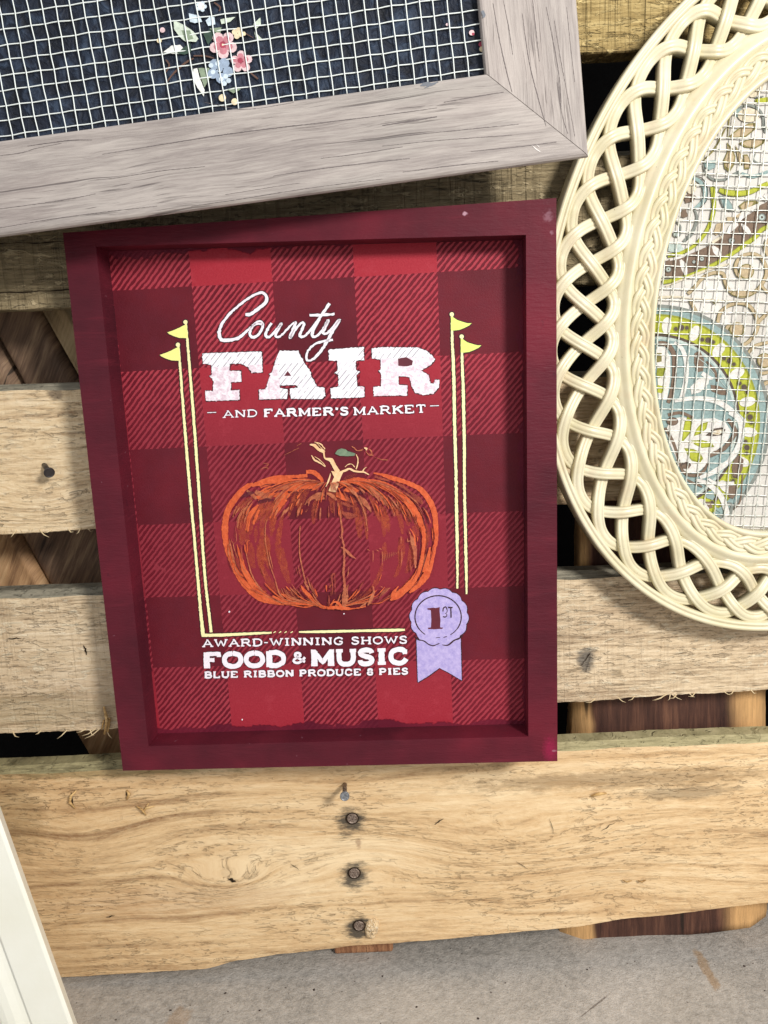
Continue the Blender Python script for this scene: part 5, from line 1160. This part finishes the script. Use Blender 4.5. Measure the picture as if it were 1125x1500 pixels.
s([(130,1052,42),(250,1030,36),(360,995,36),(450,960,36),(540,920,38),(660,860,38),(790,780,40),(900,700,44),(1000,630,44),(1060,560,44),(1125,530,44)], 'dlime', .6); s([(130,1052,26),(250,1030,22),(360,995,22),(450,960,24),(540,920,26),(660,860,24),(790,780,28),(900,700,30),(1000,630,30),(1060,560,30),(1125,530,30)], 'lime', .4)
s([(160,1090,10),(360,1010,20),(600,920,22),(760,880,16)], 'paletan', .3)
# tan scrolls
def spiral(S, pts, wd): inked(S, [(x, y, wd) for x, y in pts], 'tan', 8, 'olive')
spiral(s, [(370,1160),(440,1090),(510,1010),(600,965),(700,970),(720,1050),(760,1130),(860,1180),(970,1160),(1060,1080),(1110,960),(1080,850),(1010,790),(920,790),(850,830),(815,910),(840,980),(880,1010)], 26)
d(920,950,72,'olive'); d(920,950,62,'tan'); spiral(s, [(1125,640),(1100,720),(1125,800)], 30)
spiral(s, [(1060,1080),(1100,1130),(1125,1150)], 20)
# lower window (950..1125 x 430..620)
p, s, d = mk(950, 430, 6.43)
spiral(s, [(390,60),(430,140),(480,230),(560,290),(640,290),(670,190),(740,120),(850,90),(950,120),(1010,210),(1030,300),(990,400),(900,480),(800,470),(730,400),(740,320),(780,290)], 26)
d(830,340,72,'olive'); d(830,335,62,'tan'); spiral(s, [(1125,180),(1060,240),(1020,280)], 26); spiral(s, [(1125,460),(1010,490),(940,560),(920,650),(960,720),(1060,750),(1125,740)], 24); d(1090,630,70,'olive'); d(1090,630,60,'tan'); spiral(s, [(1125,830),(1080,870),(1100,960),(1125,1000)], 30); d(880,0,110,'olive',30); d(880,0,100,'tan',24)
s([(590,50,10),(620,95,14),(660,60,8)], 'olive'); s([(330,40,6),(600,60,8),(1125,90,6)], 'paletan', .3); s([(90,40,30),(200,30,20),(330,35,12)], 'paletan')
# the medallion: teal field, brown outline, lime border
def arcpts(cx, cy, rx, ry, a0, a1, n=26): return [(cx+rx*math.cos(math.radians(a0+(a1-a0)*i/n)), cy+ry*math.sin(math.radians(a0+(a1-a0)*i/n))) for i in range(n+1)]
MC = (962, 618)   # centre in photo px
def mar(rx, ry, a0, a1, wd, c, amp=.5):
    q.stroke([(x, y, wd) for x, y in arcpts(MC[0], MC[1], rx, ry, a0, a1)], mi=iq[c], amp=amp, th=.00002)
# radius 163x163 at outer edge
q.poly(arcpts(MC[0], MC[1], 166, 172, -92, 92, 50), iq['grey'], .5, .00002)
q.poly(arcpts(MC[0], MC[1], 161, 167, -92, 92, 50), iq['teal'], .5, .00002)
q.poly(arcpts(MC[0], MC[1], 151, 158, -92, 92, 50), iq['dlime'], .5, .00002)
q.poly(arcpts(MC[0], MC[1], 148, 155, -92, 92, 50), iq['lime'], .5, .00002)
q.poly(arcpts(MC[0], MC[1], 122, 129, -92, 92, 50), iq['dbrown'], .4, .00002)
q.poly(arcpts(MC[0], MC[1], 118, 125, -92, 92, 50), iq['paleteal'], .4, .00002)
q.poly(arcpts(MC[0], MC[1], 114, 121, -92, 92, 50), iq['teal'], .4, .00002)
for k, a in enumerate(range(-84, 90, 18)):
    ar = math.radians(a); cx_, cy_ = MC[0]+135*math.cos(ar), MC[1]+142*math.sin(ar)
    q.dot(cx_, cy_, 12, 7, iq['white'], 16, .3, ar)
    for j, (da, rr) in enumerate(((6.0, 3.0), (9.2, 4.2), (12.4, 2.8))):
        b2 = math.radians(a+da); off = (-3, 1, 3)[j]; q.dot(MC[0]+(135+off)*math.cos(b2), MC[1]+(142+off)*math.sin(b2), rr+1.2, None, iq['dlime'], 12, .2); q.dot(MC[0]+(135+off)*math.cos(b2), MC[1]+(142+off)*math.sin(b2), rr, None, iq['dbrown'], 12, .2)
# inside forms
p([(430,560),(480,540),(520,620),(510,730),(450,740),(425,650)], 'brown'); p([(580,860),(660,870),(720,900),(740,960),(660,950),(590,920)], 'brown')
s([(430,590,4),(520,650,6),(620,760,6),(760,930,5)], 'paleteal', .3); s([(540,640,16),(620,730,26),(640,830,16)], 'brown'); s([(500,750,40),(560,790,40),(600,800,20)], 'white'); p([(390,880),(470,800),(570,790),(560,850),(480,930),(400,950)], 'white')
inked(s, [(90,470,40),(170,480,44),(230,560,40),(240,680,40),(235,820,40),(210,950,40),(180,1030,30)], 'brown', 6); p([(70,500),(150,500),(200,600),(200,800),(170,1000),(90,1000)], 'white'); inked(s, [(240,460,26),(310,520,36),(350,640,42),(350,780,42),(330,900,44),(300,1010,44)], 'white', 10, 'teal')
p([(70,560),(120,560),(120,640),(70,650)], 'olive'); p([(80,700),(160,700),(140,770),(90,800),(70,760)], 'dlime'); p([(80,860),(160,880),(120,940),(80,930)], 'lime')
inked(s, [(240,1010,30),(380,990,40),(520,990,44),(650,1020,50),(760,1090,50),(850,1170,50),(900,1221,50)], 'white', 10, 'teal')
# lowest window (950..1125 x 600..790)
p, s, d = mk(950, 600, 6.43)
inked(s, [(760,20,50),(840,80,50),(870,180,50),(860,300,50),(800,420,50),(720,510,50),(600,590,44),(480,640,30)], 'white', 10, 'teal')
p([(640,450),(780,380),(740,470),(600,560),(560,540),(600,490)], 'teal'); inked(s, [(740,90,30),(790,150,34),(810,220,34),(760,300,36),(700,370,36),(600,420,36),(570,440,20)], 'brown', 6)
p([(200,90),(300,70),(450,90),(620,80),(720,120),(770,200),(740,290),(640,380),(560,410),(560,500),(460,590),(340,590),(270,520),(250,440),(200,330),(160,200)], 'white'); s([(180,50,30),(300,30,30),(420,80,26)], 'brown'); inked(s, [(150,170,20),(210,270,26),(250,370,24),(280,480,20),(330,590,24),(430,620,28),(510,580,26),(555,500,20)], 'brown', 5)
d(220,110,55,'dbrown',40); d(220,110,48,'brown',34); d(345,520,50,'dbrown',30); d(345,535,40,'brown',22)
for L_ in ([(365,65),(400,90),(405,160),(380,230),(330,290),(305,310),(320,200),(335,110)], [(555,115),(540,180),(480,230),(420,250),(440,190),(490,130)], [(395,290),(500,285),(590,310),(615,350),(500,360),(430,330)], [(330,360),(420,370),(480,400),(510,460),(480,500),(400,480),(360,420)]):
    p([(a, b) for a, b in L_], 'dlime', .3); cx_ = sum(a for a, b in L_)/len(L_); cy_ = sum(b for a, b in L_)/len(L_); p([(cx_+(a-cx_)*.78, cy_+(b-cy_)*.78) for a, b in L_], 'lime', .3)
p([(530,245),(600,180),(690,165),(720,190),(690,240),(600,250)], 'dbrown', .3); p([(580,225),(620,195),(690,185),(690,215),(650,240)], 'paletan', .3); p([(600,215),(650,195),(680,210),(640,230)], 'tan', .3)
s([(300,300,6),(400,310,10),(460,300,4)], 'paletan', .3)
p([(800,470),(840,420),(890,470),(880,560),(840,650),(790,620),(780,540)], 'brown'); p([(750,720),(820,700),(830,780),(790,840),(745,820)], 'brown'); inked(s, [(560,650,20),(620,690,30),(700,700,40),(800,690,30)], 'white', 6, 'grey'); inked(s, [(440,660,20),(540,690,40),(640,770,50),(700,860,50),(740,1000,50)], 'white', 8, 'grey'); inked(s, [(440,680,8),(500,730,10)], 'brown', 8)
s([(360,660,20),(420,690,20),(500,730,8)], 'brown'); p([(520,780),(600,760),(620,820),(600,850),(540,830)], 'teal'); p([(520,860),(580,870),(600,920),(570,930)], 'brown'); s([(620,920,20),(680,960,24)], 'teal'); s([(790,940,18),(850,880,14),(870,780,12),(880,600,10)], 'brown'); s([(740,880,20),(780,900,30),(760,1000,20)], 'grey')
q.build("cloth_print", [Fq[k] for k in kq], OVAL, OCL)
# wires of the oval screen
sw = R_(-4.0); EW = bpy.data.objects.new("wire_screen", None); COL.objects.link(EW); EW.parent = OVAL; EW.rotation_euler = (0, R_(4.0), 0)
EW.location = (0, .0088, .23)
ct, sn = math.cos(sw), math.sin(sw)
def inside(u, v):
    x = u*ct - v*sn; z = u*sn + v*ct; t = math.atan2(z/ASP, x); L = math.hypot(x, z)
    return L < (Rn(t)*.72+Rm(t)*.28)*dirv(t).length
def span1(fix, horiz):
    s0 = s1 = None; k = -.2
    while k < .2:
        if inside(k, fix) if horiz else inside(fix, k):
            if s0 is None: s0 = k
            s1 = k
        k += .002
    return (s0, s1) if s0 is not None else (0, 0)
sp2 = .0070
arr = [sp2*k + .0003*noise.noise(Vector((k*.9, 8, 0))) for k in range(-28, 29)]
wires(EW, [a for a in arr if abs(a) < .105], [a+.002 for a in arr if abs(a) < .17], 0, lambda z: span1(z, True), lambda x: span1(x, False), .00034, .00035, M_zinc, sp2)

# ------------------------------------------------------------------ cream moulding leaning at the lower left
n = NT("cream_white_paint", .45, .45)
a_ = n.noise(n.obj, 12, 4, .6); M_mould = n.out(n.mix(n.mr(a_, .3, .7), srgb(236,234,218), srgb(246,245,234)), n.bump(n.noise(n.obj, 300, 3, .6), .12, .0006))
WY = -.065
pA = at(-2, 1200, WY); pB = at(105, 1500, WY); dn = (pB-pA).normalized(); 
tz0 = -pB.z/dn.z; foot = pB + dn*(-(pB.z-.0)/dn.z) if False else pB + dn*(pB.z/(-dn.z))
left = Vector((dn.z, 0, -dn.x)); 
if left.x > 0: left = -left
ul = -dn
MW = Matrix((-left, Vector((0,1,0)), ul)).transposed().to_4x4(); Wd = .11
cornerL = foot + left*Wd
MW.translation = foot
MOULD = root("leaning_moulding", MW, "cream white moulded trim board leaning at the lower left corner, in front of the pallet", "trim")
prof = [(-.004,.012),(0,.0016),(-.0008,.0005),(-.002,0),(-.0265,.0),(-.0275,.0006),(-.0285,.0026),(-.0300,.0030),(-.033,.0024),(-.038,.0008),(-.043,.0004),(-.0475,.0010),(-.0505,.0028),(-.0525,.0034),(-.054,.0024),(-.060,.0010),(-.072,.0030),(-.080,.0034),(-.084,.0010),(-.108,.0010),(-.110,.003),(-.110,.012)]
mb = MB(); K = len(prof); slope = left.z/abs(left.x) if abs(left.x) > 0 else 0
def footz(x):  # cut the foot level with the floor
    p0 = foot + (-left)*x; return -p0.z/ul.z
vs = [(x, y, footz(x)) for x, y in prof]+[(x, y, .62+0*x) for x, y in prof]
mb.add(vs, [(k, (k+1) % K, K+(k+1) % K, K+k) for k in range(K)]+[list(range(K))[::-1], list(range(K, 2*K))])
mb.build("trim_board", M_mould, MOULD, local=True)
# ------------------------------------------------------------------ specks of debris on the concrete
M_deb = paint("dark_debris", srgb(50,36,30), .8, .3)
mb = MB()
for (x, y) in ((662,1410),(930,1408),(1007,1468),(1120,1451),(610,1475),(380,1480),(460,1450),(740,1440),(560,1430),(250,1480),(860,1420),(1090,1415),(330,1455),(700,1492)):
    c = floor_at(x, y); r = random.uniform(.0004, .0011); vs = [c+Vector((r*math.cos(k*1.257)*random.uniform(.7,1.4), r*math.sin(k*1.257)*random.uniform(.7,1.4), 0)) for k in range(5)]+[c+Vector((0,0,r*.8))]
    mb.add(vs, [(k, (k+1) % 5, 5) for k in range(5)])
o = mb.build("debris", M_deb); o['kind'] = 'stuff'; o['label'] = "tiny dark specks of grit scattered on the concrete"
